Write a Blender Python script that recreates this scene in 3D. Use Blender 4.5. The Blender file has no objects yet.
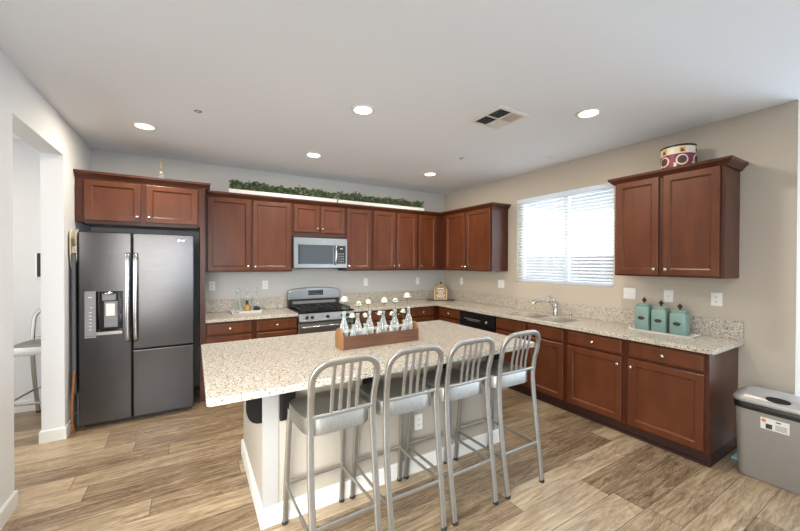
import bpy, bmesh, math, random
from mathutils import Vector, Matrix
random.seed(7)
C = bpy.context.scene.collection
PI = math.pi

# ------------------------------------------------------------------ camera
sc = bpy.context.scene
cd = bpy.data.cameras.new('camera'); cam = bpy.data.objects.new('camera', cd); C.objects.link(cam)
FPX, YAW, PITCH, ROLL = 346.19, 0.5383, -0.0076, 0.0030
cd.sensor_width = 36; cd.lens = 36*FPX/800; cd.clip_start = 0.05; cd.clip_end = 200
F = Vector((math.sin(YAW)*math.cos(PITCH), math.cos(YAW)*math.cos(PITCH), math.sin(PITCH)))
R0 = Vector((math.cos(YAW), -math.sin(YAW), 0)); U0 = R0.cross(F)
RR = math.cos(ROLL)*R0 + math.sin(ROLL)*U0; UU = -math.sin(ROLL)*R0 + math.cos(ROLL)*U0
m3 = Matrix((RR, UU, -F)).transposed()
cam.matrix_world = Matrix.Translation((-3.9666, -5.0642, 1.5561)) @ m3.to_4x4()
sc.camera = cam

# ------------------------------------------------------------------ world, exposure, daylight
sc.view_settings.view_transform = 'Standard'; sc.view_settings.look = 'None'
sc.view_settings.exposure = -0.72; sc.view_settings.gamma = 1.0; sc.view_settings.use_curve_mapping = False
w = bpy.data.worlds.new('sky'); sc.world = w; w.use_nodes = True
w.node_tree.nodes['Background'].inputs[0].default_value = (0.86, 0.93, 1.0, 1)
w.node_tree.nodes['Background'].inputs[1].default_value = 5.0

def area(name, loc, direction, sx, sy, power, col):
    l = bpy.data.lights.new(name, 'AREA'); l.shape = 'RECTANGLE'; l.size = sx; l.size_y = sy
    l.energy = power; l.color = col
    o = bpy.data.objects.new(name, l); C.objects.link(o); o.location = loc
    o.rotation_euler = Vector(direction).to_track_quat('-Z', 'Y').to_euler()
    return o
area('patio_door_daylight', (4.28, -6.3, 1.15), (-1, 0.05, -0.3), 2.9, 2.1, 760, (0.66, 0.82, 1.0))
area('rear_window_daylight', (-3.9, -8.28, 1.55), (0, 1, 0), 1.7, 1.4, 70, (0.82, 0.91, 1.0))
area('rear_wide_window_daylight', (0.9, -8.28, 1.45), (0, 1, 0), 3.2, 1.7, 60, (0.78, 0.89, 1.0))
area('hall_fill_light', (-7.08, -2.1, 1.45), (1, 0, 0), 1.7, 1.5, 42, (1.0, 0.97, 0.92))  # added fill, spills through the hall opening onto the left floor
area('left_fill_light', (-5.02, -4.3, 1.30), (0.6, 0.75, -0.55), 2.1, 1.9, 190, (1.0, 0.97, 0.90)).data.spread = math.radians(120)  # added fill out of view, aimed to brighten the left floor
area('kitchen_window_daylight', (0.45, -2.34, 1.9), (-1, 0, -0.15), 1.3, 1.1, 60, (0.86, 0.93, 1.0))
CAN_POWER = 27.0

# ------------------------------------------------------------------ materials
def new_mat(name):
    m = bpy.data.materials.new(name); m.use_nodes = True
    nt = m.node_tree; b = nt.nodes['Principled BSDF']
    return m, nt, b
def N(nt, t, **kw):
    n = nt.nodes.new(t)
    for k, v in kw.items(): setattr(n, k, v)
    return n
def setv(n, **kw):
    for k, v in kw.items(): n.inputs[k].default_value = v
def ramp(nt, stops, interp='LINEAR'):
    r = nt.nodes.new('ShaderNodeValToRGB'); cr = r.color_ramp; cr.interpolation = interp
    while len(cr.elements) < len(stops): cr.elements.new(0.5)
    for e, (p, c) in zip(cr.elements, stops):
        e.position = p; e.color = (c[0], c[1], c[2], 1)
    return r
def coords(nt, scale=(1, 1, 1), kind='Object'):
    tc = N(nt, 'ShaderNodeTexCoord'); mp = N(nt, 'ShaderNodeMapping')
    mp.inputs['Scale'].default_value = scale
    nt.links.new(tc.outputs[kind], mp.inputs['Vector']); return mp.outputs['Vector']
def plain(name, col, rough=0.5, metal=0.0, var=0.06, scale=30, bump=0.0, spec=0.5):
    m, nt, b = new_mat(name)
    v = coords(nt); n = N(nt, 'ShaderNodeTexNoise'); setv(n, Scale=scale, Detail=3.0)
    nt.links.new(v, n.inputs['Vector'])
    r = ramp(nt, [(0.3, [c*(1-var) for c in col]), (0.7, [min(1, c*(1+var)) for c in col])])
    nt.links.new(n.outputs['Fac'], r.inputs['Fac']); nt.links.new(r.outputs['Color'], b.inputs['Base Color'])
    b.inputs['Roughness'].default_value = rough; b.inputs['Metallic'].default_value = metal
    b.inputs['Specular IOR Level'].default_value = spec
    if bump:
        bp = N(nt, 'ShaderNodeBump'); setv(bp, Strength=bump, Distance=0.002)
        nt.links.new(n.outputs['Fac'], bp.inputs['Height']); nt.links.new(bp.outputs['Normal'], b.inputs['Normal'])
    return m
def wood(name, dark, light, rough=0.32, scale=(14, 14, 1.6), spec=0.5, coat=0.0):
    m, nt, b = new_mat(name)
    v = coords(nt, scale); n = N(nt, 'ShaderNodeTexNoise'); setv(n, Scale=1.6, Detail=6.0, Roughness=0.6, Distortion=0.6)
    nt.links.new(v, n.inputs['Vector'])
    r = ramp(nt, [(0.25, dark), (0.75, light)])
    nt.links.new(n.outputs['Fac'], r.inputs['Fac']); nt.links.new(r.outputs['Color'], b.inputs['Base Color'])
    b.inputs['Roughness'].default_value = rough; b.inputs['Specular IOR Level'].default_value = spec
    b.inputs['Coat Weight'].default_value = coat; b.inputs['Coat Roughness'].default_value = 0.25
    return m
def brushed(name, col, rough=0.3, scale=(2, 2, 120), metal=1.0, bump=0.05):
    m, nt, b = new_mat(name)
    v = coords(nt, scale); n = N(nt, 'ShaderNodeTexNoise'); setv(n, Scale=3.0, Detail=4.0)
    nt.links.new(v, n.inputs['Vector'])
    r = ramp(nt, [(0.3, [c*0.92 for c in col]), (0.7, [min(1, c*1.06) for c in col])])
    nt.links.new(n.outputs['Fac'], r.inputs['Fac']); nt.links.new(r.outputs['Color'], b.inputs['Base Color'])
    b.inputs['Metallic'].default_value = metal; b.inputs['Roughness'].default_value = rough
    bp = N(nt, 'ShaderNodeBump'); setv(bp, Strength=bump, Distance=0.001)
    nt.links.new(n.outputs['Fac'], bp.inputs['Height']); nt.links.new(bp.outputs['Normal'], b.inputs['Normal'])
    return m
def granite(name, stops, scale=120, rough=0.22):
    m, nt, b = new_mat(name)
    v = coords(nt)
    nz = N(nt, 'ShaderNodeTexNoise'); setv(nz, Scale=60.0, Detail=2.0); nt.links.new(v, nz.inputs['Vector'])
    ad = N(nt, 'ShaderNodeVectorMath', operation='MULTIPLY_ADD')
    nt.links.new(nz.outputs['Color'], ad.inputs[0]); ad.inputs[1].default_value = (0.012,)*3; nt.links.new(v, ad.inputs[2])
    cols = []
    for sc_ in (scale, scale*2.3):
        vo = N(nt, 'ShaderNodeTexVoronoi'); setv(vo, Scale=sc_); nt.links.new(ad.outputs[0], vo.inputs['Vector'])
        sp = N(nt, 'ShaderNodeSeparateColor'); nt.links.new(vo.outputs['Color'], sp.inputs[0])
        r = ramp(nt, stops, 'CONSTANT'); nt.links.new(sp.outputs[0], r.inputs['Fac']); cols.append((r, sp))
    mx = N(nt, 'ShaderNodeMix', data_type='RGBA'); gt = N(nt, 'ShaderNodeMath', operation='GREATER_THAN'); gt.inputs[1].default_value = 0.45
    nt.links.new(cols[0][1].outputs[1], gt.inputs[0]); nt.links.new(gt.outputs[0], mx.inputs['Factor'])
    nt.links.new(cols[0][0].outputs['Color'], mx.inputs['A']); nt.links.new(cols[1][0].outputs['Color'], mx.inputs['B'])
    nt.links.new(mx.outputs['Result'], b.inputs['Base Color']); b.inputs['Roughness'].default_value = rough
    return m
def glass(name, col=(1, 1, 1), rough=0.0, ior=1.45):
    m, nt, b = new_mat(name)
    b.inputs['Base Color'].default_value = (*col, 1); b.inputs['Transmission Weight'].default_value = 1
    b.inputs['Roughness'].default_value = rough; b.inputs['IOR'].default_value = ior
    return m
def thin_glass(name, tint=(0.95, 0.98, 1.0), gl=0.06):
    m, nt, b = new_mat(name); nt.nodes.remove(b)
    o = nt.nodes['Material Output']
    t = N(nt, 'ShaderNodeBsdfTransparent'); t.inputs[0].default_value = (*tint, 1)
    g = N(nt, 'ShaderNodeBsdfGlossy'); g.inputs['Roughness'].default_value = 0.02
    mx = N(nt, 'ShaderNodeMixShader'); lw = N(nt, 'ShaderNodeLayerWeight'); lw.inputs[0].default_value = 0.35
    mu = N(nt, 'ShaderNodeMath', operation='MULTIPLY_ADD'); mu.inputs[1].default_value = 0.6; mu.inputs[2].default_value = gl
    nt.links.new(lw.outputs['Facing'], mu.inputs[0]); nt.links.new(mu.outputs[0], mx.inputs[0])
    nt.links.new(t.outputs[0], mx.inputs[1]); nt.links.new(g.outputs[0], mx.inputs[2]); nt.links.new(mx.outputs[0], o.inputs[0])
    return m
def emit(name, col, s):
    m, nt, b = new_mat(name)
    b.inputs['Base Color'].default_value = (*col, 1); b.inputs['Emission Color'].default_value = (*col, 1)
    b.inputs['Emission Strength'].default_value = s
    return m
def floor_mat():
    m, nt, b = new_mat('vinyl_plank')
    L = nt.links.new
    tc = N(nt, 'ShaderNodeTexCoord'); s = N(nt, 'ShaderNodeSeparateXYZ'); L(tc.outputs['Object'], s.inputs[0])
    def M(op, a, bb=None, c=None):
        n = N(nt, 'ShaderNodeMath', operation=op)
        for i, x in enumerate((a, bb, c)):
            if x is None: continue
            if isinstance(x, (int, float)): n.inputs[i].default_value = x
            else: L(x, n.inputs[i])
        return n.outputs[0]
    PW, PL = 0.19, 1.22
    yr = M('DIVIDE', s.outputs['Y'], PW); row = M('FLOOR', yr); fy = M('FRACT', yr)
    wn = N(nt, 'ShaderNodeTexWhiteNoise', noise_dimensions='1D'); L(row, wn.inputs['W'])
    xs = M('ADD', M('DIVIDE', s.outputs['X'], PL), M('MULTIPLY', wn.outputs['Value'], 7.3))
    col = M('FLOOR', xs); fx = M('FRACT', xs)
    cb = N(nt, 'ShaderNodeCombineXYZ'); L(row, cb.inputs[0]); L(col, cb.inputs[1])
    w2 = N(nt, 'ShaderNodeTexWhiteNoise', noise_dimensions='3D'); L(cb.outputs[0], w2.inputs['Vector'])
    # grain, shifted per plank
    off = N(nt, 'ShaderNodeVectorMath', operation='MULTIPLY_ADD')
    L(w2.outputs['Color'], off.inputs[0]); off.inputs[1].default_value = (13, 17, 11); L(tc.outputs['Object'], off.inputs[2])
    mp = N(nt, 'ShaderNodeMapping'); mp.inputs['Scale'].default_value = (1.6, 17, 1); L(off.outputs[0], mp.inputs[0])
    n1 = N(nt, 'ShaderNodeTexNoise'); setv(n1, Scale=1.6, Detail=7.0, Roughness=0.62, Distortion=1.4); L(mp.outputs[0], n1.inputs['Vector'])
    mp2 = N(nt, 'ShaderNodeMapping'); mp2.inputs['Scale'].default_value = (0.9, 5.5, 1); L(off.outputs[0], mp2.inputs[0])
    n2 = N(nt, 'ShaderNodeTexNoise'); setv(n2, Scale=1.3, Detail=3.0, Distortion=2.2); L(mp2.outputs[0], n2.inputs['Vector'])
    rings = M('FRACT', M('MULTIPLY', n2.outputs['Fac'], 11.0))
    rings = M('ABSOLUTE', M('SUBTRACT', rings, 0.5))
    g = M('ADD', M('MULTIPLY', n1.outputs['Fac'], 0.75), M('MULTIPLY', rings, 0.20))
    g = M('ADD', g, M('MULTIPLY', M('SUBTRACT', w2.outputs['Value'], 0.5), 0.20))
    r = ramp(nt, [(0.24, (0.12, 0.078, 0.045)), (0.42, (0.285, 0.208, 0.130)), (0.58, (0.44, 0.342, 0.225)), (0.78, (0.61, 0.495, 0.345))])
    L(g, r.inputs['Fac'])
    ey = M('MINIMUM', fy, M('SUBTRACT', 1.0, fy)); ex = M('MINIMUM', fx, M('SUBTRACT', 1.0, fx))
    gap = M('MINIMUM', M('MULTIPLY', ey, PW), M('MULTIPLY', ex, PL))
    gl = M('LESS_THAN', gap, 0.0016)
    mx = N(nt, 'ShaderNodeMix', data_type='RGBA'); L(gl, mx.inputs['Factor']); L(r.outputs['Color'], mx.inputs['A']); mx.inputs['B'].default_value = (0.06, 0.04, 0.028, 1)
    L(mx.outputs['Result'], b.inputs['Base Color'])
    ro = M('MULTIPLY_ADD', n1.outputs['Fac'], 0.25, 0.24); L(ro, b.inputs['Roughness'])
    bp = N(nt, 'ShaderNodeBump'); setv(bp, Strength=0.12, Distance=0.002); L(g, bp.inputs['Height']); L(bp.outputs[0], b.inputs['Normal'])
    return m

M_floor = floor_mat()
M_wall = plain('greige_wall', (0.545, 0.54, 0.525), 0.85, var=0.015, scale=60, bump=0.12, spec=0.2)
M_wallwhite = plain('cool_white_wall', (0.68, 0.69, 0.70), 0.85, var=0.012, scale=60, bump=0.12, spec=0.2)  # left and hall walls: cooler and lighter than the back wall
M_walltan = plain('tan_wall', (0.54, 0.475, 0.395), 0.85, var=0.015, scale=60, bump=0.12, spec=0.2)  # right-hand walls: warmer and darker than the back wall
M_ceil = plain('ceiling_paint', (0.85, 0.875, 0.915), 0.9, var=0.012, scale=80, bump=0.15, spec=0.15)
M_trim = plain('white_trim_paint', (0.70, 0.70, 0.68), 0.4, var=0.01)
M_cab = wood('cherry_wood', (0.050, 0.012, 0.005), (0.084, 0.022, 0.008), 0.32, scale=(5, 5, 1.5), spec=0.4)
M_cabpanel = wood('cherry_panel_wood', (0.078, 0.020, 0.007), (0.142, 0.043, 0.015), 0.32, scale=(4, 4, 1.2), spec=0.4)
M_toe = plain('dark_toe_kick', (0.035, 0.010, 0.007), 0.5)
M_knob = plain('satin_nickel', (0.75, 0.72, 0.68), 0.25, 1.0, var=0.02)
M_gran = granite('speckled_granite', [(0, (0.58, 0.52, 0.43)), (0.34, (0.48, 0.425, 0.35)), (0.54, (0.68, 0.64, 0.57)), (0.72, (0.29, 0.22, 0.155)), (0.81, (0.42, 0.39, 0.35)), (0.90, (0.07, 0.062, 0.058))], 140)
M_gran2 = granite('fine_granite', [(0, (0.50, 0.455, 0.385)), (0.30, (0.38, 0.34, 0.28)), (0.50, (0.64, 0.605, 0.54)), (0.72, (0.24, 0.20, 0.16)), (0.81, (0.38, 0.355, 0.32)), (0.90, (0.06, 0.055, 0.05))], 185)
M_alu = brushed('brushed_aluminium', (0.41, 0.40, 0.375), 0.46, (30, 30, 8), bump=0.03)
M_blackrubber = plain('black_rubber', (0.015, 0.015, 0.015), 0.7)
M_steel = brushed('stainless_steel', (0.34, 0.335, 0.325), 0.30, (2, 2, 90))
M_darksteel = brushed('dark_stainless_steel', (0.078, 0.075, 0.077), 0.22, (2, 2, 90), metal=0.9, bump=0.03)
M_handle = brushed('handle_steel', (0.52, 0.52, 0.52), 0.22, (40, 40, 3), bump=0.02)
M_blackplastic = plain('black_plastic', (0.012, 0.012, 0.013), 0.35)
M_blackgloss = plain('black_glass', (0.008, 0.009, 0.010), 0.06)
M_greyplastic = plain('grey_plastic', (0.24, 0.24, 0.245), 0.4)
M_iron = plain('cast_iron', (0.012, 0.012, 0.012), 0.35)
M_basin = brushed('basin_steel', (0.70, 0.66, 0.60), 0.38, (40, 2, 40))
M_chrome = plain('chrome', (0.62, 0.62, 0.62), 0.16, 1.0, var=0.01)
M_white = plain('white_plastic', (0.82, 0.81, 0.78), 0.35, var=0.01)
M_slot = plain('dark_slot', (0.05, 0.045, 0.04), 0.6)
M_islandpaint = plain('island_beige_paint', (0.40, 0.36, 0.305), 0.6, var=0.015)
M_islandpost = plain('island_corner_trim_paint', (0.34, 0.335, 0.33), 0.5, var=0.01)
M_corbel = plain('black_bracket_steel', (0.006, 0.005, 0.005), 0.7, spec=0.2)
M_teal = plain('teal_ceramic', (0.185, 0.295, 0.265), 0.30, var=0.04)
M_teallid = plain('teal_ceramic_lid', (0.20, 0.31, 0.28), 0.30)
M_darkmetal = plain('dark_bronze', (0.035, 0.02, 0.018), 0.4, 0.3)
M_planter = wood('planter_oak', (0.060, 0.024, 0.011), (0.15, 0.062, 0.028), 0.55, scale=(2.5, 22, 22))
M_planterend = wood('planter_end_oak', (0.19, 0.085, 0.030), (0.32, 0.155, 0.06), 0.55, scale=(12, 12, 3))
M_glass = None
def shell_glass(name, dif=0.10):
    m, nt, b = new_mat(name); o = nt.nodes['Material Output']
    b.inputs['Base Color'].default_value = (0.86, 0.90, 0.90, 1); b.inputs['Roughness'].default_value = 0.04; b.inputs['Specular IOR Level'].default_value = 1.0
    t = N(nt, 'ShaderNodeBsdfTransparent'); t.inputs[0].default_value = (0.97, 0.985, 0.985, 1)
    mx = N(nt, 'ShaderNodeMixShader'); lw = N(nt, 'ShaderNodeLayerWeight'); lw.inputs[0].default_value = 0.4
    mu = N(nt, 'ShaderNodeMath', operation='MULTIPLY_ADD'); mu.inputs[1].default_value = 0.42; mu.inputs[2].default_value = dif
    nt.links.new(lw.outputs['Facing'], mu.inputs[0]); nt.links.new(mu.outputs[0], mx.inputs[0])
    nt.links.new(t.outputs[0], mx.inputs[1]); nt.links.new(b.outputs[0], mx.inputs[2]); nt.links.new(mx.outputs[0], o.inputs[0])
    return m
M_vase = shell_glass('vase_glass', 0.10)
M_glass = shell_glass('clear_glass', 0.05)
M_petal = plain('white_petal', (0.70, 0.69, 0.60), 0.6, var=0.05)
M_stem = plain('green_stem', (0.05, 0.10, 0.035), 0.6, var=0.2)
M_leaf = plain('boxwood_leaf', (0.055, 0.095, 0.035), 0.5, var=0.5, scale=40)
M_leaf2 = plain('pale_leaf', (0.16, 0.20, 0.095), 0.5, var=0.3, scale=40)
M_traywhite = plain('white_enamel', (0.74, 0.73, 0.70), 0.3, var=0.03)
M_amber = plain('amber_liquid', (0.42, 0.24, 0.055), 0.15, var=0.08)
M_tan2 = wood('sign_board_wood', (0.26, 0.15, 0.05), (0.36, 0.22, 0.085), 0.5, scale=(6, 6, 20))
M_tan = wood('pale_sign_wood', (0.46, 0.33, 0.15), (0.66, 0.50, 0.26), 0.5, scale=(6, 6, 20))
M_slate = plain('dark_slate', (0.06, 0.055, 0.05), 0.5, var=0.15)
M_burgundy = plain('burgundy', (0.20, 0.015, 0.045), 0.5)
M_gold = plain('gold_yellow', (0.72, 0.42, 0.06), 0.45)
M_cream = plain('cream', (0.74, 0.68, 0.55), 0.5, var=0.04)
M_skin = plain('dark_emblem_brown', (0.10, 0.03, 0.02), 0.5)
M_bin = plain('silver_grey_plastic', (0.35, 0.335, 0.315), 0.38, 0.25, var=0.02)
M_bintop = plain('silver_lid_plastic', (0.42, 0.415, 0.41), 0.32, 0.3, var=0.02)
M_orange = plain('orange_sticker', (0.75, 0.22, 0.08), 0.5)
M_blue = plain('pale_blue_plastic', (0.30, 0.48, 0.58), 0.35)
M_blind = plain('white_blind', (0.84, 0.85, 0.86), 0.45, var=0.01)
def _tl():
    nt = M_blind.node_tree; b = nt.nodes['Principled BSDF']; o = nt.nodes['Material Output']
    t = N(nt, 'ShaderNodeBsdfTranslucent'); t.inputs[0].default_value = (0.9, 0.92, 0.94, 1)
    mx = N(nt, 'ShaderNodeMixShader'); mx.inputs[0].default_value = 0.72
    nt.links.new(b.outputs[0], mx.inputs[1]); nt.links.new(t.outputs[0], mx.inputs[2]); nt.links.new(mx.outputs[0], o.inputs[0])
_tl()
M_vinyl = plain('white_vinyl', (0.78, 0.80, 0.80), 0.35, var=0.01)
M_pane = thin_glass('window_glass')
M_lens = emit('lamp_lens', (1.0, 0.93, 0.80), 14)
M_ventlight = plain('vent_white_metal', (0.78, 0.77, 0.75), 0.4)
M_venttan = plain('vent_tan_louvre', (0.52, 0.42, 0.35), 0.5)
M_ventdark = plain('duct_dark', (0.03, 0.03, 0.03), 0.7)
M_stick = wood('orange_brown_wood', (0.20, 0.065, 0.02), (0.42, 0.17, 0.055), 0.5)
M_shadowgrey = plain('charcoal_shadow', (0.095, 0.10, 0.115), 0.6)
M_stucco = plain('neighbour_stucco', (0.62, 0.57, 0.54), 0.9)
M_fence = plain('fence_wood', (0.55, 0.46, 0.43), 0.8, var=0.15, scale=4)
M_gravel = plain('yard_gravel', (0.45, 0.41, 0.36), 0.95, var=0.2)

# ------------------------------------------------------------------ mesh helpers
def chain(p):
    v = Vector()
    while p: v += Vector(p.location); p = p.parent
    return v
def obj(name, bm, mat, parent=None, smooth=False, bevel=0, seg=2, local=False, loc=None, kind=None):
    """links bm as ONE mesh object. Geometry is in world axes unless local; it is moved into the parent's frame."""
    if not local:
        off = Vector(loc) if loc is not None else chain(parent)
        bmesh.ops.translate(bm, verts=bm.verts, vec=-off)
    bmesh.ops.recalc_face_normals(bm, faces=bm.faces)
    me = bpy.data.meshes.new(name); bm.to_mesh(me); bm.free()
    if smooth:
        for p in me.polygons: p.use_smooth = True
    mats = mat if isinstance(mat, (list, tuple)) else [mat]
    for mm in mats: me.materials.append(mm)
    o = bpy.data.objects.new(name, me); C.objects.link(o)
    if parent: o.parent = parent
    if loc is not None: o.location = loc
    if bevel:
        b = o.modifiers.new('bevel', 'BEVEL'); b.width = bevel; b.segments = seg; b.limit_method = 'ANGLE'; b.angle_limit = math.radians(40)
        b.harden_normals = False
    if smooth and not isinstance(smooth, bool):
        pass
    if kind: o['kind'] = kind
    return o
def tag(o, label, cat, group=None):
    o['label'] = label; o['category'] = cat
    if group: o['group'] = group
    return o
def thing(name, label, cat, loc, rotz=0, group=None):
    o = bpy.data.objects.new(name, None); C.objects.link(o); o.location = loc; o.rotation_euler = (0, 0, rotz)
    o.empty_display_size = 0.1
    return tag(o, label, cat, group)
def BM(): return bmesh.new()
def box(bm, x0, x1, y0, y1, z0, z1, mi=0):
    x0, x1 = sorted((x0, x1)); y0, y1 = sorted((y0, y1)); z0, z1 = sorted((z0, z1))
    v = [bm.verts.new(p) for p in ((x0,y0,z0),(x1,y0,z0),(x1,y1,z0),(x0,y1,z0),(x0,y0,z1),(x1,y0,z1),(x1,y1,z1),(x0,y1,z1))]
    for f in ((0,3,2,1),(4,5,6,7),(0,1,5,4),(1,2,6,5),(2,3,7,6),(3,0,4,7)):
        bm.faces.new([v[i] for i in f]).material_index = mi
    return v
def ringloft(bm, rects, T, cap0=True, cap1=True, mi=0):
    """rects: (u0,u1,v0,v1,w); T maps (u,v,w)->xyz"""
    prev = None
    for i, (u0, u1, v0, v1, ww) in enumerate(rects):
        cur = [bm.verts.new(T(*p)) for p in ((u0,v0,ww),(u1,v0,ww),(u1,v1,ww),(u0,v1,ww))]
        if prev:
            for k in range(4):
                bm.faces.new([prev[k], prev[(k+1)%4], cur[(k+1)%4], cur[k]]).material_index = mi
        elif cap0: bm.faces.new(cur[::-1]).material_index = mi
        prev = cur
    if cap1: bm.faces.new(prev).material_index = mi
def facing(side, plane):
    # 'S': faces -y at y=plane, u=x ; 'W': faces -x at x=plane, u=y
    if side == 'S': return lambda u, v, ww: (u, plane-ww, v)
    return lambda u, v, ww: (plane-ww, u, v)
def inset_rects(u0, u1, v0, v1, lst): return [(u0+i, u1-i, v0+i, v1-i, ww) for i, ww in lst]
def lathe(bm, prof, c=(0,0,0), n=24, axis='z', mi=0, cap=True):
    rings = []
    for r, h in prof:
        ring = []
        for k in range(n):
            a = 2*PI*k/n; p, q = r*math.cos(a), r*math.sin(a)
            if axis == 'z': co = (c[0]+p, c[1]+q, c[2]+h)
            elif axis == 'y': co = (c[0]+p, c[1]-h, c[2]+q)
            else: co = (c[0]-h, c[1]+p, c[2]+q)
            ring.append(bm.verts.new(co))
        rings.append(ring)
    for a, b in zip(rings, rings[1:]):
        for k in range(n): bm.faces.new([a[k], a[(k+1)%n], b[(k+1)%n], b[k]]).material_index = mi
    if cap:
        bm.faces.new(rings[0][::-1]).material_index = mi; bm.faces.new(rings[-1]).material_index = mi
def tube(bm, pts, r, n=10, ry=None, closed=False, cap=True, mi=0, up=(0,0,1)):
    """sweep an ellipse (r across, ry along 'up-ish') through pts"""
    pts = [Vector(p) for p in pts]; rings = []; m = len(pts)
    prevn = None
    for i, p in enumerate(pts):
        if closed: t = (pts[(i+1)%m]-pts[i-1])
        else: t = (pts[min(i+1, m-1)]-pts[max(i-1, 0)])
        t.normalize()
        if prevn is None:
            a = Vector(up)
            if abs(t.dot(a)) > 0.95: a = Vector((0, 1, 0))
            nrm = (a - t*a.dot(t)).normalized()
        else: nrm = (prevn - t*prevn.dot(t)).normalized()
        prevn = nrm; bn = t.cross(nrm)
        rr = r[i] if isinstance(r, (list, tuple)) else r
        r2 = (ry[i] if isinstance(ry, (list, tuple)) else ry) if ry is not None else rr
        rings.append([bm.verts.new(p + bn*rr*math.cos(2*PI*k/n) + nrm*r2*math.sin(2*PI*k/n)) for k in range(n)])
    for i in range(m if closed else m-1):
        a, b = rings[i], rings[(i+1)%m]
        for k in range(n): bm.faces.new([a[k], a[(k+1)%n], b[(k+1)%n], b[k]]).material_index = mi
    if cap and not closed:
        bm.faces.new(rings[0][::-1]).material_index = mi; bm.faces.new(rings[-1]).material_index = mi
def bar(bm, pts, w, d, up, n=16, e=0.45):
    """sweep a rounded-rectangle section, w/2 along 'up', d/2 across"""
    pts = [Vector(p) for p in pts]; rings = []; m = len(pts); prevn = None
    for i, p in enumerate(pts):
        t = (pts[min(i+1, m-1)]-pts[max(i-1, 0)]).normalized()
        if prevn is None: a = Vector(up); nrm = (a-t*a.dot(t)).normalized()
        else: nrm = (prevn-t*prevn.dot(t)).normalized()
        prevn = nrm; bn = t.cross(nrm); ring = []
        for k in range(n):
            c, s_ = math.cos(2*PI*k/n), math.sin(2*PI*k/n)
            ring.append(bm.verts.new(p+bn*(d/2)*math.copysign(abs(c)**e, c)+nrm*(w/2)*math.copysign(abs(s_)**e, s_)))
        rings.append(ring)
    for a, b in zip(rings, rings[1:]):
        for k in range(n): bm.faces.new([a[k], a[(k+1)%n], b[(k+1)%n], b[k]])
    bm.faces.new(rings[0][::-1]); bm.faces.new(rings[-1])
def bez(pts, n=6):
    """Catmull-Rom through pts"""
    P = [Vector(p) for p in pts]; out = []
    for i in range(len(P)-1):
        a = P[max(i-1,0)]; b = P[i]; c = P[i+1]; d = P[min(i+2, len(P)-1)]
        for k in range(n):
            t = k/n
            out.append(0.5*((2*b)+(-a+c)*t+(2*a-5*b+4*c-d)*t*t+(-a+3*b-3*c+d)*t**3))
    out.append(P[-1]); return out
def prism(bm, poly, T, w0, w1, mi=0):
    """poly of (u,v) extruded from w0 to w1"""
    a = [bm.verts.new(T(u, v, w0)) for u, v in poly]; b = [bm.verts.new(T(u, v, w1)) for u, v in poly]
    n = len(poly)
    bm.faces.new(a[::-1]).material_index = mi; bm.faces.new(b).material_index = mi
    for k in range(n): bm.faces.new([a[k], a[(k+1)%n], b[(k+1)%n], b[k]]).material_index = mi
def sweep(bm, path, prof, closed_prof=True):
    """moulding: path of xy, prof of (outward,z); outward = right-hand normal of travel direction"""
    P = [Vector((p[0], p[1])) for p in path]; rings = []
    for i, p in enumerate(P):
        ns = []
        if i > 0: d = (P[i]-P[i-1]).normalized(); ns.append(Vector((d.y, -d.x)))
        if i < len(P)-1: d = (P[i+1]-P[i]).normalized(); ns.append(Vector((d.y, -d.x)))
        if len(ns) == 1: mt = ns[0]
        else:
            mt = (ns[0]+ns[1]).normalized(); mt = mt/ mt.dot(ns[0])
        rings.append([bm.verts.new((p.x+mt.x*o, p.y+mt.y*o, z)) for o, z in prof])
    n = len(prof)
    for a, b in zip(rings, rings[1:]):
        for k in range(n): bm.faces.new([a[k], a[(k+1)%n], b[(k+1)%n], b[k]])
    bm.faces.new(rings[0][::-1]); bm.faces.new(rings[-1])
def text_obj(name, s, size, mat, parent, loc_world, rot, depth=0.001, local_loc=None):
    cu = bpy.data.curves.new(name, 'FONT'); cu.body = s; cu.size = size; cu.extrude = depth; cu.align_x = 'CENTER'; cu.align_y = 'CENTER'
    t = bpy.data.objects.new(name+'_src', cu)
    me = bpy.data.meshes.new_from_object(t); bpy.data.objects.remove(t)
    me.materials.append(mat)
    o = bpy.data.objects.new(name, me); C.objects.link(o); o.parent = parent
    off = chain(parent)
    o.location = (Vector(loc_world) - off) if local_loc is None else local_loc
    o.rotation_euler = rot
    return o
def struct(name, bm, mat, **kw): return obj(name, bm, mat, kind='structure', **kw)
def smooth_by_angle(o, deg=40):
    me = o.data
    for p in me.polygons: p.use_smooth = True
    try: me.set_sharp_from_angle(angle=math.radians(deg))
    except Exception: pass
    return o

# ------------------------------------------------------------------ the room
XL, H = -4.940, 2.812
XW = 4.2; YB = -8.2; T = 0.15
bm = BM(); box(bm, -7.3, XW+T, YB-T, T, -0.06, 0); struct('floor', bm, M_floor)
bm = BM(); box(bm, -7.3, XW+T, YB-T, T, H, H+0.08); struct('ceiling', bm, M_ceil)
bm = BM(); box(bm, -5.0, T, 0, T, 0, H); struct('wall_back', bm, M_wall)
bm = BM(); box(bm, -7.3, -5.0, 0, T, 0, H); struct('wall_hall_end', bm, M_wallwhite)
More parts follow.
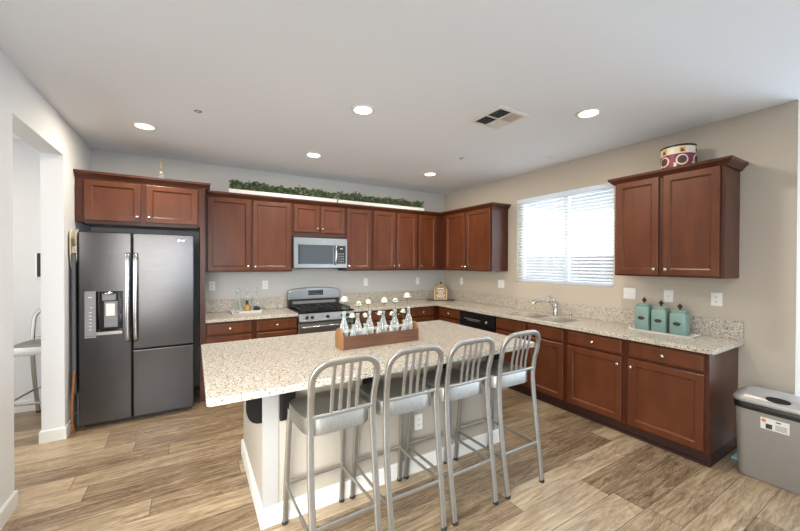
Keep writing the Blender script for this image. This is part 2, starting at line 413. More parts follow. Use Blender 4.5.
# right wall with the kitchen window opening, turning the outside corner into the dining nook
WY0, WY1, WZ0, WZ1 = -3.0, -1.675, 1.29, 2.455
bm = BM()
box(bm, 0, T, WY1, 0, 0, H); box(bm, 0, T, -4.345, WY0, 0, H)
box(bm, 0, T, WY0, WY1, 0, WZ0); box(bm, 0, T, WY0, WY1, WZ1, H)
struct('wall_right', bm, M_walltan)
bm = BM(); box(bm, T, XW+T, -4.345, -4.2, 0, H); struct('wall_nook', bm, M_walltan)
bm = BM()   # patio door wall
box(bm, XW, XW+T, -4.86, -4.345, 0, H); box(bm, XW, XW+T, YB, -7.76, 0, H); box(bm, XW, XW+T, -7.76, -4.86, 2.2, H)
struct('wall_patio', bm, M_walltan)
bm = BM()   # wall behind the camera, two windows
for a, b in ((-5.2, -4.75), (-3.05, -0.75), (2.55, XW+T)): box(bm, a, b, YB-T, YB, 0, H)
box(bm, -4.75, -3.05, YB-T, YB, 0, 0.85); box(bm, -4.75, -3.05, YB-T, YB, 2.25, H)
box(bm, -0.75, 2.55, YB-T, YB, 0, 0.6); box(bm, -0.75, 2.55, YB-T, YB, 2.3, H)
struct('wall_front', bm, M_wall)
# left wall with the wide opening to the hall
JN, JF, ZJ, XO = -1.945, -0.945, 2.49, -5.088
bm = BM()
box(bm, XO, XL, YB, -5.40, 0, H); box(bm, XO, XL, -3.20, JN, 0, H); box(bm, XO, XL, -5.40, -3.20, 0, 0.30); box(bm, XO, XL, -5.40, -3.20, 2.30, H); box(bm, XO, XL, JF, 0, 0, H); box(bm, XO, XL, JN, JF, ZJ, H)
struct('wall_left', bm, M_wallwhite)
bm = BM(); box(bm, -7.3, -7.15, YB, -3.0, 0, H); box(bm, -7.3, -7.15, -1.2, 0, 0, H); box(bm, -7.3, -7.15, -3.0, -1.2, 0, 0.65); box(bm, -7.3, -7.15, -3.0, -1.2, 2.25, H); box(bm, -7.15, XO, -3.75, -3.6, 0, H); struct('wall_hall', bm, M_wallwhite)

def frame_window(name, T_, u0, u1, v0, v1, mull=True, depth=0.05, w=0.045, mo=0.0):
    bm = BM(); prev = None
    ringloft(bm, [(u0,u1,v0,v1,0),(u0,u1,v0,v1,depth),(u0+w,u1-w,v0+w,v1-w,depth),(u0+w,u1-w,v0+w,v1-w,0),(u0,u1,v0,v1,0)], T_, False, False)
    bmesh.ops.remove_doubles(bm, verts=bm.verts, dist=1e-6)
    if mull:
        c = (u0+u1)/2 + mo; a = T_(c-w*0.62, v0+w, depth*0.98); b = T_(c+w*0.62, v1-w, 0.002); box(bm, a[0], b[0], a[1], b[1], a[2], b[2])
    o = struct(name, bm, M_vinyl)
    bm = BM(); a = T_(u0+w, v0+w, depth*0.45); b = T_(u1-w, v1-w, depth*0.55); box(bm, a[0], b[0], a[1], b[1], a[2], b[2])
    g = obj('pane', bm, M_pane, o)
    return o
win = frame_window('window_1', facing('W', 0.135), WY0+0.002, WY1-0.002, WZ0+0.002, WZ1-0.002, mo=-0.04)
frame_window('window_2', lambda u, v, w_: (u, YB-0.10+w_, v), -4.748, -3.052, 0.852, 2.248)
frame_window('window_3', lambda u, v, w_: (u, YB-0.10+w_, v), -0.748, 2.548, 0.602, 2.298)
frame_window('fill_window_hall', lambda u, v, w_: (-7.27+w_, u, v), -2.998, -1.202, 0.652, 2.248)  # unseen window added to house the hall fill light
frame_window('fill_window_left', lambda u, v, w_: (XO+0.01+w_, u, v), -5.398, -3.202, 0.302, 2.298)  # unseen window added around the left fill light
frame_window('door_1', facing('W', XW+0.12), -7.758, -4.862, 0.002, 2.198)

# baseboards
def bb(name, x0, x1, y0, y1, h=0.10):
    bm = BM(); box(bm, x0, x1, y0, y1, 0.0, h); struct(name, bm, M_trim, bevel=0.004)
bm = BM()
sweep(bm, [(XL, YB), (XL, JN), (XO, JN), (XO, -3.6)], [(0, 0), (0.013, 0), (0.013, 0.095), (0.008, 0.105), (0, 0.105)])
struct('baseboard_left', bm, M_trim)
bm = BM()
sweep(bm, [(XO, 0), (XO, JF), (XL, JF), (XL, 0)], [(0, 0), (0.013, 0), (0.013, 0.095), (0.008, 0.105), (0, 0.105)])
struct('baseboard_jamb', bm, M_trim)
bb('baseboard_hall', -7.1, XO-0.02, -0.014, 0, 0.12)
bm = BM(); box(bm, -0.013, 0, -4.345, -4.04, 0, 0.10); box(bm, -0.013, XW, -4.358, -4.345, 0, 0.10)
struct('baseboard_right', bm, M_trim, bevel=0.003)

# the yard behind the kitchen window
bm = BM(); box(bm, XW+0.3, 30, -20, 20, -0.3, -0.1); box(bm, 0.3, XW+0.3, -4.1, 20, -0.3, -0.1); struct('yard_ground', bm, M_gravel)
t = thing('garden_fence', 'brown board fence seen faintly through the window blinds', 'fence', (3.2, -1, -0.1))
bm = BM()
for k in range(46):
    box(bm, 3.2, 3.225, -4.15+k*0.15, -4.008+k*0.15, -0.1, 1.72)
obj('fence_boards', bm, M_fence, t)
bm = BM(); box(bm, 3.225, 3.27, -4.15, 2.75, 0.3, 0.39); box(bm, 3.225, 3.27, -4.15, 2.75, 1.3, 1.39); obj('fence_rail', bm, M_fence, t)

# blinds: head rail, slats, bottom rail, ladder cords
bl = thing('window_blind', 'white horizontal slat blind covering the kitchen window', 'blind', (0.045, -2.3375, WZ0))
bm = BM(); box(bm, -0.012, 0.075, WY0+0.006, WY1-0.006, WZ1-0.062, WZ1-0.004); obj('valance', bm, M_blind, bl, bevel=0.004)
bm = BM(); n = 27; z0 = WZ0+0.035; z1 = WZ1-0.085
for k in range(n):
    z = z0+(z1-z0)*k/(n-1); s = 0.010
    hw = 0.024
    v = [bm.verts.new(p) for p in ((0.045-hw, WY0+0.010, z-s), (0.045-hw, WY1-0.010, z-s), (0.045, WY1-0.010, z+0.002), (0.045, WY0+0.010, z+0.002), (0.045+hw, WY1-0.010, z+s), (0.045+hw, WY0+0.010, z+s))]
    v2 = [bm.verts.new(q.co+Vector((0, 0, 0.003))) for q in v]
    for a, b, c, d in ((0,1,2,3),(3,2,4,5)):
        bm.faces.new([v[a], v[b], v[c], v[d]][::-1]); bm.faces.new([v2[a], v2[b], v2[c], v2[d]])
    for a, b in ((0,1),(1,2),(2,4),(4,5),(5,3),(3,0)): bm.faces.new([v[a], v[b], v2[b], v2[a]])
obj('slats', bm, M_blind, bl)
bm = BM(); box(bm, 0.022, 0.068, WY0+0.010, WY1-0.010, WZ0+0.004, WZ0+0.022); obj('bottom_rail', bm, M_blind, bl, bevel=0.003)
bm = BM()
for y in (-2.85, -2.34, -1.83):
    for x in (0.018, 0.072): box(bm, x-0.001, x+0.001, y-0.002, y+0.002, WZ0+0.02, WZ1-0.06)
obj('ladder_cords', bm, M_blind, bl)
bm = BM(); tube(bm, [(0.012, -1.80, WZ1-0.07), (0.010, -1.80, 1.55)], 0.005, 8); obj('tilt_wand', bm, M_vinyl, bl)

# ------------------------------------------------------------------ cabinet builders
def knob(parent, side, plane, u, v):
    c = (u, plane, v) if side == 'S' else (plane, u, v)
    bm = BM(); lathe(bm, [(0.0065, -0.001), (0.0055, 0.010), (0.006, 0.012), (0.0135, 0.016), (0.0155, 0.021), (0.0135, 0.027), (0.006, 0.0295), (0.001, 0.030)], c, 16, 'y' if side == 'S' else 'x')
    return obj('knob', bm, M_knob, parent, smooth=True)
TH = 0.02
def door(parent, side, plane, u0, u1, v0, v1, kn=None):
    st = 0.052
    bm = BM(); ringloft(bm, inset_rects(u0, u1, v0, v1, [(0, 0.0005), (0, TH-0.004), (0.003, TH-0.001), (0.006, TH), (st, TH), (st+0.003, TH-0.004), (st+0.011, TH-0.009), (st+0.013, TH-0.014)]), facing(side, plane), mi=0)
    o = obj('door', bm, M_cabpanel, parent)
    if kn:
        pl = plane-TH
        ku = u0+0.028 if kn[0] == '-' else u1-0.028
        kv = {'b': v0+0.055, 't': v1-0.065}[kn[1]]
        knob(o, side, pl, ku, kv)
    return o
def drawer(parent, side, plane, u0, u1, v0, v1, kn=True):
    bm = BM(); ringloft(bm, inset_rects(u0, u1, v0, v1, [(0, 0.0005), (0, TH-0.007), (0.004, TH-0.004), (0.008, TH-0.001), (0.014, TH)]), facing(side, plane))
    o = obj('drawer', bm, M_cabpanel, parent)
    if kn: knob(o, side, plane-TH, (u0+u1)/2, (v0+v1)/2)
    return o
G = 0.0008   # hairline between neighbouring units
def base_unit(label, side, u0, u1, doors, drawers, group='cherry base cabinets', endpanel=False, false_fronts=False, kns=None, open_top=False):
    """u along the run; carcass back is 1 cm off the wall"""
    um = (u0+u1)/2
    loc = (um, -0.30, 0) if side == 'S' else (-0.30, um, 0)
    t = thing('base_cabinet', label, 'cabinet', loc, 0, group)
    bm = BM()
    if side == 'S': box(bm, u0+G, u1-G, -0.61, -0.002, 0.10, 0.875)
    elif open_top:
        box(bm, -0.61, -0.002, u0+G, u1-G, 0.10, 0.69); box(bm, -0.61, -0.575, u0+G, u1-G, 0.69, 0.875)
        box(bm, -0.575, -0.002, u0+G, u0+0.02, 0.69, 0.875); box(bm, -0.575, -0.002, u1-0.02, u1-G, 0.69, 0.875)
    else: box(bm, -0.61, -0.002, u0+G, u1-G, 0.10, 0.875)
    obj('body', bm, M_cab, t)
    bm = BM()
    if side == 'S': box(bm, u0+G, u1-G, -0.55, -0.004, 0, 0.0995)
    else:
        box(bm, -0.565, -0.004, u0+G, u1-G, 0, 0.0995)
        box(bm, -0.585, -0.566, u0+G, u1-G, 0, 0.022)
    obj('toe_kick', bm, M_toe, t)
    for (a, b) in drawers: drawer(t, side, -0.61, a, b, 0.728, 0.855, not false_fronts)
    for i, (a, b) in enumerate(doors): door(t, side, -0.61, a, b, 0.118, 0.705, kns[i] if kns else '+t')
    return t
def upper_unit(label, side, u0, u1, doors, z0=1.437, z1=2.365, depth=0.325, kns=None, group='cherry wall cabinets', dlow=0.014):
    um = (u0+u1)/2
    loc = (um, -0.16, z0) if side == 'S' else (-0.16, um, z0)
    t = thing('wall_cabinet', label, 'cabinet', loc, 0, group)
    bm = BM()
    if side == 'S': box(bm, u0+G, u1-G, -depth, -0.002, z0, z1)
    else: box(bm, -depth, -0.002, u0+G, u1-G, z0, z1)
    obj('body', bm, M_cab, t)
    for i, (a, b) in enumerate(doors): door(t, side, -depth, a, b, z0+dlow, 2.345, kns[i])
    return t
CP = [(0, 2.347), (0.012, 2.347), (0.016, 2.356), (0.022, 2.362), (0.040, 2.384), (0.048, 2.388), (0.050, 2.410), (0, 2.410)]

# ---- right-hand run of base cabinets (faces -x)
base_unit('cherry base cabinet with small drawer in the far corner, left of the black dishwasher', 'W', -1.185, -0.634, [(-1.165, -0.70)], [(-1.165, -0.70)], kns=['-t'])
base_unit('wide cherry sink cabinet with plain false fronts, under the steel sink', 'W', -2.845, -1.862, [(-2.335, -1.885), (-2.822, -2.372)], [(-2.335, -1.885), (-2.822, -2.372)], false_fronts=True, kns=['-t', '+t'], open_top=True)
base_unit('cherry base cabinet with drawer and door, between the sink cabinet and the end cabinet', 'W', -3.43, -2.845, [(-3.402, -2.872)], [(-3.402, -2.872)], kns=['-t'])
base_unit('cherry end base cabinet with exposed side panel, nearest the trash can', 'W', -4.022, -3.43, [(-3.994, -3.458)], [(-3.994, -3.458)], kns=['+t'])
# ---- dishwasher
t = thing('dishwasher', 'black built-in dishwasher between cherry cabinets on the right run', 'dishwasher', (-0.30, -1.5235, 0))
bm = BM(); box(bm, -0.60, -0.01, -1.859, -1.188, 0.10, 0.872); obj('tub', bm, M_blackplastic, t)
bm = BM(); box(bm, -0.55, -0.02, -1.859, -1.188, 0, 0.0995); obj('toe_kick', bm, M_blackplastic, t)
bm = BM(); box(bm, -0.628, -0.601, -1.857, -1.19, 0.13, 0.70); obj('door', bm, M_blackgloss, t, bevel=0.004)
bm = BM(); ringloft(bm, inset_rects(-1.857, -1.19, 0.705, 0.853, [(0, 0), (0, 0.03), (0.006, 0.036), (0.03, 0.036), (0.034, 0.030)]), facing('W', -0.601)); cpn = obj('control_panel', bm, M_blackgloss, t)
bm = BM(); lathe(bm, [(0.020, 0), (0.018, 0.012), (0.010, 0.015)], (-0.631, -1.715, 0.765), 20, 'x'); obj('dial', bm, M_knob, cpn, smooth=True)
bm = BM(); box(bm, -0.6335, -0.6305, -1.60, -1.28, 0.770, 0.776); box(bm, -0.6335, -0.6305, -1.58, -1.34, 0.752, 0.756); obj('control_markings', bm, M_greyplastic, cpn)

# ---- back run base cabinets
base_unit('cherry base cabinet with drawer beside the refrigerator panel, under the decanter tray', 'S', -3.852, -3.34, [(-3.840, -3.366)], [(-3.840, -3.366)], kns=['+t'])
base_unit('cherry base cabinet with drawer just left of the range', 'S', -3.34, -2.825, [(-3.312, -2.842)], [(-3.312, -2.842)], kns=['-t'])
base_unit('cherry base cabinet just right of the range, behind the flower bottles', 'S', -2.066, -1.58, [(-2.045, -1.60)], [(-2.045, -1.60)], kns=['-t'])
base_unit('cherry base cabinet on the back wall, second to the right of the range', 'S', -1.58, -1.125, [(-1.56, -1.145)], [(-1.56, -1.145)], kns=['-t'])
base_unit('cherry corner base cabinet on the back wall with a small drawer, below the house-shaped sign', 'S', -1.125, -0.002, [(-1.10, -0.69)], [(-1.10, -0.69)], kns=['-t'])

# ---- uppers on the back wall
upper_unit('wide two-door cherry wall cabinet between the refrigerator and the microwave', 'S', -3.85, -2.826, [(-3.822, -3.345), (-3.318, -2.846)], kns=['+b', '-b'])
t = upper_unit('short two-door cherry wall cabinet directly above the microwave', 'S', -2.826, -2.063, [(-2.806, -2.458), (-2.436, -2.083)], z0=1.918, dlow=0.052, kns=['+b', '-b'])
upper_unit('narrow single-door cherry wall cabinet just right of the microwave', 'S', -2.063, -1.635, [(-2.042, -1.66)], kns=['-b'])
upper_unit('two-door cherry wall cabinet right of the narrow one, with daylight glare on its doors', 'S', -1.635, -0.80, [(-1.612, -1.236), (-1.206, -0.828)], kns=['+b', '-b'])
upper_unit('single-door cherry wall cabinet in the back corner', 'S', -0.80, -0.003, [(-0.775, -0.43)], kns=['-b'])
upper_unit('two-door cherry wall cabinet on the right wall between the corner and the window', 'W', -1.515, -0.328, [(-0.945, -0.48), (-1.490, -0.972)], kns=['-b', '+b'])
bm = BM(); sweep(bm, [(-3.852, -0.325), (-0.325, -0.325), (-0.325, -1.5165), (-0.002, -1.5165)], CP)
cm = obj('crown_moulding', bm, M_cab, loc=(-2.0, -0.33, 2.347)); tag(cm, 'continuous cherry crown moulding along the tops of the back-corner wall cabinets', 'moulding')
# right block
t = upper_unit('two-door cherry wall cabinet right of the window, with a drum on top', 'W', -4.022, -3.182, [(-3.565, -3.203), (-3.992, -3.60)], kns=['-b', '+b'])
bm = BM(); sweep(bm, [(-0.002, -3.181), (-0.326, -3.181), (-0.326, -4.023), (-0.002, -4.023)], [(o, z-0.010) for o, z in CP]); obj('crown_moulding', bm, M_cab, t)

# ---- over-refrigerator cabinet and tall side panel
t = thing('refrigerator_cabinet', 'deep two-door cherry cabinet above the refrigerator', 'cabinet', (-4.39, -0.3, 1.945))
bm = BM(); box(bm, -4.936, -3.904, -0.63, -0.002, 1.945, 2.385); obj('body', bm, M_cab, t)
door(t, 'S', -0.63, -4.868, -4.430, 1.962, 2.355, '+b'); door(t, 'S', -0.63, -4.386, -3.925, 1.962, 2.355, '-b')
bm = BM(); box(bm, -4.868, -3.93, -0.624, -0.60, 1.93, 1.9445); obj('light_rail', bm, M_cab, t)
bm = BM(); sweep(bm, [(-4.9365, -0.63), (-3.850, -0.63), (-3.850, -0.378)], [(o, z+0.022) for o, z in CP]); obj('crown_moulding', bm, M_cab, t)
bm = BM(); box(bm, -3.903, -3.853, -0.63, -0.002, 0, 2.368)
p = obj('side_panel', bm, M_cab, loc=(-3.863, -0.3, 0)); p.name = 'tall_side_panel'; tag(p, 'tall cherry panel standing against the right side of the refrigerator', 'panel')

# ------------------------------------------------------------------ worktops
def slabs(bm, rects, z0=0.876, z1=0.914):
    for r in rects: box(bm, *r, z0, z1)
t = thing('countertop', 'speckled granite worktop between the refrigerator panel and the range', 'countertop', (-3.34, -0.32, 0.876))
bm = BM(); slabs(bm, [(-3.852, -2.828, -0.648, -0.002)]); obj('slab', bm, M_gran, t, bevel=0.004)
bm = BM(); box(bm, -3.852, -2.828, -0.022, -0.002, 0.9145, 1.072); obj('backsplash', bm, M_gran, t, bevel=0.002)
t = thing('countertop', 'long L-shaped speckled granite worktop running round the corner and past the sink', 'countertop', (-0.32, -2.0, 0.876))
SX0, SX1, SY0, SY1 = -0.555, -0.175, -2.765, -1.945
bm = BM()
xs = [-0.648, SX0, SX1, -0.002]; ys = [-4.058, SY0, SY1, -0.648, -0.002]
grid = {}
def gv(x, y, z):
    k = (x, y, z)
    if k not in grid: grid[k] = bm.verts.new(k)
    return grid[k]
cells = [(i, j) for i in range(3) for j in range(4) if not (i == 1 and j == 1)]
XA = -2.062
for z in (0.876, 0.914):
    for i, j in cells:
        f = [gv(xs[i], ys[j], z), gv(xs[i+1], ys[j], z), gv(xs[i+1], ys[j+1], z), gv(xs[i], ys[j+1], z)]
        bm.faces.new(f if z > 0.9 else f[::-1])
    f = [gv(XA, ys[3], z), gv(xs[0], ys[3], z), gv(xs[0], ys[4], z), gv(XA, ys[4], z)]
    bm.faces.new(f if z > 0.9 else f[::-1])
bm.edges.ensure_lookup_table()
for e in [e for e in bm.edges if len(e.link_faces) == 1 and e.verts[0].co.z > 0.9]:
    a, b = e.verts; c = grid[(a.co.x, a.co.y, 0.876)] if (a.co.x, a.co.y, 0.876) in grid else None
    ka = [k for k in grid if grid[k] is a][0]; kb = [k for k in grid if grid[k] is b][0]
    bm.faces.new([a, b, grid[(kb[0], kb[1], 0.876)], grid[(ka[0], ka[1], 0.876)]])
obj('slab', bm, M_gran, t, bevel=0.004)
bm = BM(); box(bm, -2.062, -0.0225, -0.022, -0.002, 0.9145, 1.072); box(bm, -0.022, -0.002, -4.052, -0.0225, 0.9145, 1.072)
obj('backsplash', bm, M_gran, t, bevel=0.002)

# sink
t = thing('sink', 'undermount double-bowl steel sink below the kitchen window', 'sink', (-0.365, -2.385, 0.70))
ym = (SY0+SY1)/2
for a, b in ((SY0+0.002, ym-0.008), (ym+0.008, SY1-0.002)):
    bm = BM()
    x0, x1 = SX0+0.002, SX1-0.002
    Tz = lambda u, v, w_: (u, v, w_)
    ringloft(bm, [(x0, x1, a, b, 0.905), (x0+0.004, x1-0.004, a+0.004, b-0.004, 0.80), (x0+0.025, x1-0.025, a+0.025, b-0.025, 0.732), (x0+0.05, x1-0.05, a+0.05, b-0.05, 0.730)], Tz, cap0=False)
    o = obj('basin', bm, M_basin, t, smooth=False); s = o.modifiers.new('thick', 'SOLIDIFY'); s.thickness = 0.002; s.offset = 1
    bm = BM(); lathe(bm, [(0.042, 0.7325), (0.040, 0.7345), (0.012, 0.7335)], ((SX0+SX1)/2, (a+b)/2, 0), 24); obj('drain', bm, M_chrome, o)
bm = BM(); box(bm, SX0+0.003, SX1-0.003, ym-0.0075, ym+0.0075, 0.86, 0.900); obj('divider', bm, M_steel, t, bevel=0.003)
# faucet
fx, fy = -0.115, -2.375
t = thing('faucet', 'arched chrome pull-down faucet behind the double-bowl sink', 'faucet', (fx, fy, 0.914))
bm = BM(); lathe(bm, [(0.030, 0.001), (0.030, 0.008), (0.024, 0.016), (0.023, 0.10), (0.026, 0.125), (0.022, 0.150), (0.008, 0.158)], (fx, fy, 0.914), 20); obj('body', bm, M_chrome, t, smooth=True)
bm = BM(); tube(bm, bez([(fx-0.008, fy+0.004, 0.985), (fx-0.035, fy+0.025, 1.055), (fx-0.080, fy+0.065, 1.095), (fx-0.130, fy+0.112, 1.100), (fx-0.175, fy+0.155, 1.080), (fx-0.200, fy+0.180, 1.050)]), [0.017]*20+[0.019]*11, 12)
obj('spout', bm, M_chrome, t, smooth=True)
bm = BM(); tube(bm, [(fx, fy, 1.068), (fx-0.004, fy+0.025, 1.105), (fx-0.02, fy+0.075, 1.150)], [0.011, 0.010, 0.008], 10); obj('lever', bm, M_chrome, t, smooth=True)
t = thing('soap_dispenser', 'small chrome soap pump right of the faucet', 'dispenser', (-0.13, -2.58, 0.914))
bm = BM(); lathe(bm, [(0.018, 0.001), (0.018, 0.006), (0.012, 0.012), (0.012, 0.040), (0.015, 0.043), (0.015, 0.055), (0.004, 0.058)], (-0.13, -2.58, 0.914), 16); obj('pump', bm, M_chrome, t, smooth=True)
bm = BM(); tube(bm, [(-0.13, -2.58, 0.966), (-0.155, -2.58, 0.968), (-0.17, -2.58, 0.958)], 0.005, 8); obj('nozzle', bm, M_chrome, t, smooth=True)

# ------------------------------------------------------------------ island
IX0, IX1, IY0, IY1 = -3.915, -1.577, -3.221, -1.943
BX0, BX1, BY0, BY1 = -3.615, -1.655, -2.915, -1.985
isl = thing('kitchen_island', 'large kitchen island with beige base and overhanging speckled granite top', 'kitchen island', (-2.7, -2.45, 0))
bm = BM(); box(bm, BX0, BX1, BY0, BY1, 0.0, 0.875); obj('base', bm, M_islandpaint, isl)
bm = BM()
box(bm, BX0-0.006, BX0+0.085, BY0-0.006, BY0+0.002, 0.0, 0.8745)
obj('corner_trim', bm, M_islandpost, isl)
bm = BM(); box(bm, BX1-0.085, BX1+0.006, BY0-0.006, BY0+0.002, 0.0, 0.8745); obj('corner_trim', bm, M_islandpost, isl)
bm = BM(); sweep(bm, [(BX0, BY1), (BX0, BY0), (BX1, BY0), (BX1, BY1)][::-1], [(0, 0), (-0.006, 0), (-0.006, 0), (0, 0)][:1]+[(0.0065, 0), (0.018, 0), (0.018, 0.10), (0.012, 0.112), (0.0065, 0.112)][0:0]) if False else None
bm.free()
bm = BM(); sweep(bm, [(BX0, BY1), (BX0, BY0), (BX1, BY0), (BX1, BY1)], [(0.0005, 0), (0.0185, 0), (0.0185, 0.10), (0.012, 0.112), (0.0005, 0.112)]); obj('baseboard', bm, M_trim, isl)
# granite slab with softly rounded corners
bm = BM(); rc = 0.025; poly = []
for cx, cy, a0 in ((IX1-rc, IY0+rc, -90), (IX1-rc, IY1-rc, 0), (IX0+rc, IY1-rc, 90), (IX0+rc, IY0+rc, 180)):
    for k in range(5):
        a = math.radians(a0+k*22.5); poly.append((cx+rc*math.cos(a), cy+rc*math.sin(a)))
prism(bm, poly, lambda u, v, w_: (u, v, w_), 0.876, 0.914); obj('worktop', bm, M_gran2, isl, bevel=0.004)
def corbel(x, front=True):
    bm = BM(); d = 0.08; hh = 0.26; r = 0.07
    cpoly = [(0, 0), (0, -hh)] + [(d-r+r*math.sin(math.radians(15*k)), -hh+r*(1-math.cos(math.radians(15*k)))) for k in range(7)] + [(d, 0)]
    if front: prism(bm, cpoly, lambda u, v, w_: (x+w_, BY0-0.007-u, 0.8745+v), 0, 0.075)
    else: prism(bm, cpoly, lambda u, v, w_: (BX0-0.0065-u, x+w_, 0.8745+v), 0, 0.06)
    obj('support_bracket', bm, M_corbel, isl)
for x in (-3.525, -2.98, -2.36, -1.82): corbel(x)
corbel(BY0+0.0, False); corbel(BY0+0.62, False)
def plate(name, label, side, plane, u, v, w_=0.072, h=0.117, kind='outlet', group=None, parent=None, gang=1):
    c = (u, plane, v) if side == 'S' else (plane, u, v)
    cat = {'outlet': 'outlet', 'switch': 'light switch', 'blank': 'wall plate'}[kind]
    t = thing(name, label, cat, c, 0, group)
    Tf = facing(side, plane)
    bm = BM(); ringloft(bm, inset_rects(u-w_/2, u+w_/2, v-h/2, v+h/2, [(0, 0.0003), (0, 0.004), (0.003, 0.0065)]), Tf); obj('plate', bm, M_white, t)
    for g in range(gang):
        uc = u+(g-(gang-1)/2)*0.046
        if kind == 'outlet':
            for dv in (-0.02, 0.02):
                bm = BM(); ringloft(bm, inset_rects(uc-0.016, uc+0.016, v+dv-0.014, v+dv+0.014, [(0, 0.0064), (0.001, 0.008)]), Tf)
                so = obj('socket', bm, M_white, t)
                bm = BM()
                for du in (-0.006, 0.006): ringloft(bm, inset_rects(uc+du-0.0015, uc+du+0.0015, v+dv-0.003, v+dv+0.007, [(0, 0.0078), (0, 0.0085)]), Tf)
                ringloft(bm, inset_rects(uc-0.002, uc+0.002, v+dv-0.010, v+dv-0.006, [(0, 0.0078), (0, 0.0085)]), Tf)
                obj('slots', bm, M_slot, so)
        elif kind == 'switch':
            bm = BM(); ringloft(bm, [(uc-0.016, uc+0.016, v-0.033, v+0.033, 0.0064), (uc-0.015, uc+0.015, v-0.032, v+0.032, 0.0085), (uc-0.014, uc+0.014, v-0.031, v+0.031, 0.009)], Tf); obj('rocker', bm, M_white, t)
        else:
            bm = BM(); ringloft(bm, inset_rects(uc-0.004, uc+0.004, v-0.004, v+0.004, [(0, 0.0064), (0.001, 0.010)]), Tf); obj('jack', bm, M_slot, t)
    return t
plate('wall_outlet', 'white outlet low on the beige front of the island, behind the stools', 'S', BY0, -2.52, 0.365)
plate('wall_outlet', 'white outlet on the back wall nearest the refrigerator', 'S', 0, -3.76, 1.252)
plate('wall_outlet', 'white outlet on the back wall just left of the range', 'S', 0, -3.115, 1.247)
plate('light_switch', 'white switch on the back wall just right of the range', 'S', 0, -1.585, 1.245, kind='switch')
plate('light_switch', 'white switch on the back wall beside the house-shaped sign', 'S', 0, -0.585, 1.24, kind='switch')
plate('light_switch', 'white single switch on the right wall just right of the corner sign', 'W', 0, -0.49, 1.245, kind='switch')
plate('light_switch', 'white double switch on the right wall between corner cabinet and window', 'W', 0, -1.385, 1.245, 0.118, kind='switch', gang=2)
plate('light_switch', 'white double switch on the right wall just right of the window', 'W', 0, -3.165, 1.24, 0.118, kind='switch', gang=2)
plate('wall_plate', 'white wall plate with one centre jack above the teal canisters', 'W', 0, -3.515, 1.24, 0.078, kind='blank')
plate('wall_outlet', 'white outlet on the right wall, rightmost above the worktop', 'W', 0, -3.875, 1.243, 0.078)

# ------------------------------------------------------------------ refrigerator
t = thing('refrigerator', 'dark stainless side-by-side refrigerator with water dispenser', 'refrigerator', (-4.415, -0.45, 0))
bm = BM(); box(bm, -4.864, -3.966, -0.775, -0.04, 0.03, 1.80); obj('body', bm, M_blackplastic, t, bevel=0.004)
bm = BM(); box(bm, -4.85, -3.98, -0.76, -0.06, 0.002, 0.0295); obj('base_grille', bm, M_blackplastic, t)
for a in (-4.80, -4.06):
    bm = BM(); box(bm, a-0.03, a+0.03, -0.80, -0.74, 1.8005, 1.825); obj('hinge_cover', bm, M_blackplastic, t, bevel=0.004)
FY = -0.78; FT = facing('S', FY); D = 0.07
# left door with the dispenser cavity cut in
u0, u1, v0, v1 = -4.868, -4.481, 0.045, 1.838
hu0, hu1, hv0, hv1 = -4.742, -4.550, 0.905, 1.275
bm = BM()
ringloft(bm, [(u0, u1, v0, v1, 0.0), (u0, u1, v0, v1, D-0.008), (u0+0.003, u1-0.003, v0+0.003, v1-0.003, D-0.002), (u0+0.009, u1-0.009, v0+0.009, v1-0.009, D), (hu0-0.004, hu1+0.004, hv0-0.004, hv1+0.004, D), (hu0, hu1, hv0, hv1, D-0.004), (hu0, hu1, hv0, hv1, 0.012)], FT)
ld = obj('freezer_door', bm, M_darksteel, t)
bm = BM(); ringloft(bm, [(hu0+0.001, hu1-0.001, hv0+0.001, hv1-0.001, D-0.006), (hu0+0.004, hu1-0.004, hv0+0.004, hv1-0.004, 0.014)], FT, cap0=False)
so = obj('dispenser_cavity', bm, M_blackgloss, ld)
bm = BM(); ringloft(bm, inset_rects(-4.825, -4.746, 0.868, 1.284, [(0, D), (0, D+0.002), (0.002, D+0.003)]), FT); cp = obj('dispenser_panel', bm, M_greyplastic, ld)
bm = BM()
for k in range(6): ringloft(bm, inset_rects(-4.795, -4.775, 0.925+k*0.032, 0.930+k*0.032, [(0, D+0.003), (0, D+0.0034)]), FT)
ringloft(bm, inset_rects(-4.800, -4.770, 1.225, 1.231, [(0, D+0.003), (0, D+0.0034)]), FT); ringloft(bm, inset_rects(-4.782, -4.772, 1.128, 1.136, [(0, D+0.003), (0, D+0.0034)]), FT)
obj('button_marks', bm, M_white, ld)
bm = BM(); ringloft(bm, inset_rects(hu0-0.002, hu1+0.002, 0.870, 0.903, [(0, D-0.02), (0, D+0.012), (0.004, D+0.016)]), FT); obj('drip_tray', bm, M_steel, ld)
bm = BM(); ringloft(bm, inset_rects(-4.826, -4.745, 0.852, 0.864, [(0, D), (0, D+0.003)]), FT); obj('dispenser_trim', bm, M_steel, ld)
bm = BM(); ringloft(bm, inset_rects(-4.705, -4.600, 1.19, 1.262, [(0, 0.02), (0, 0.058), (0.008, 0.064)]), FT); obj('dispenser_nozzle', bm, M_greyplastic, ld, bevel=0.004)
bm = BM(); lathe(bm, [(0.045, -0.012), (0.047, 0.0), (0.040, 0.010), (0.012, 0.016)], (-4.652, FY-0.048, 1.262), 24); obj('dispenser_cap', bm, M_chrome, ld, smooth=True)
bm = BM(); ringloft(bm, inset_rects(-4.697, -4.590, 0.93, 1.185, [(0, 0.018), (0.004, 0.028)]), FT); obj('dispenser_back', bm, M_greyplastic, ld)
bm = BM(); ringloft(bm, inset_rects(-4.683, -4.607, 1.04, 1.165, [(0, 0.028), (0.004, 0.044)]), FT); obj('dispenser_paddle', bm, M_white, ld, bevel=0.002)
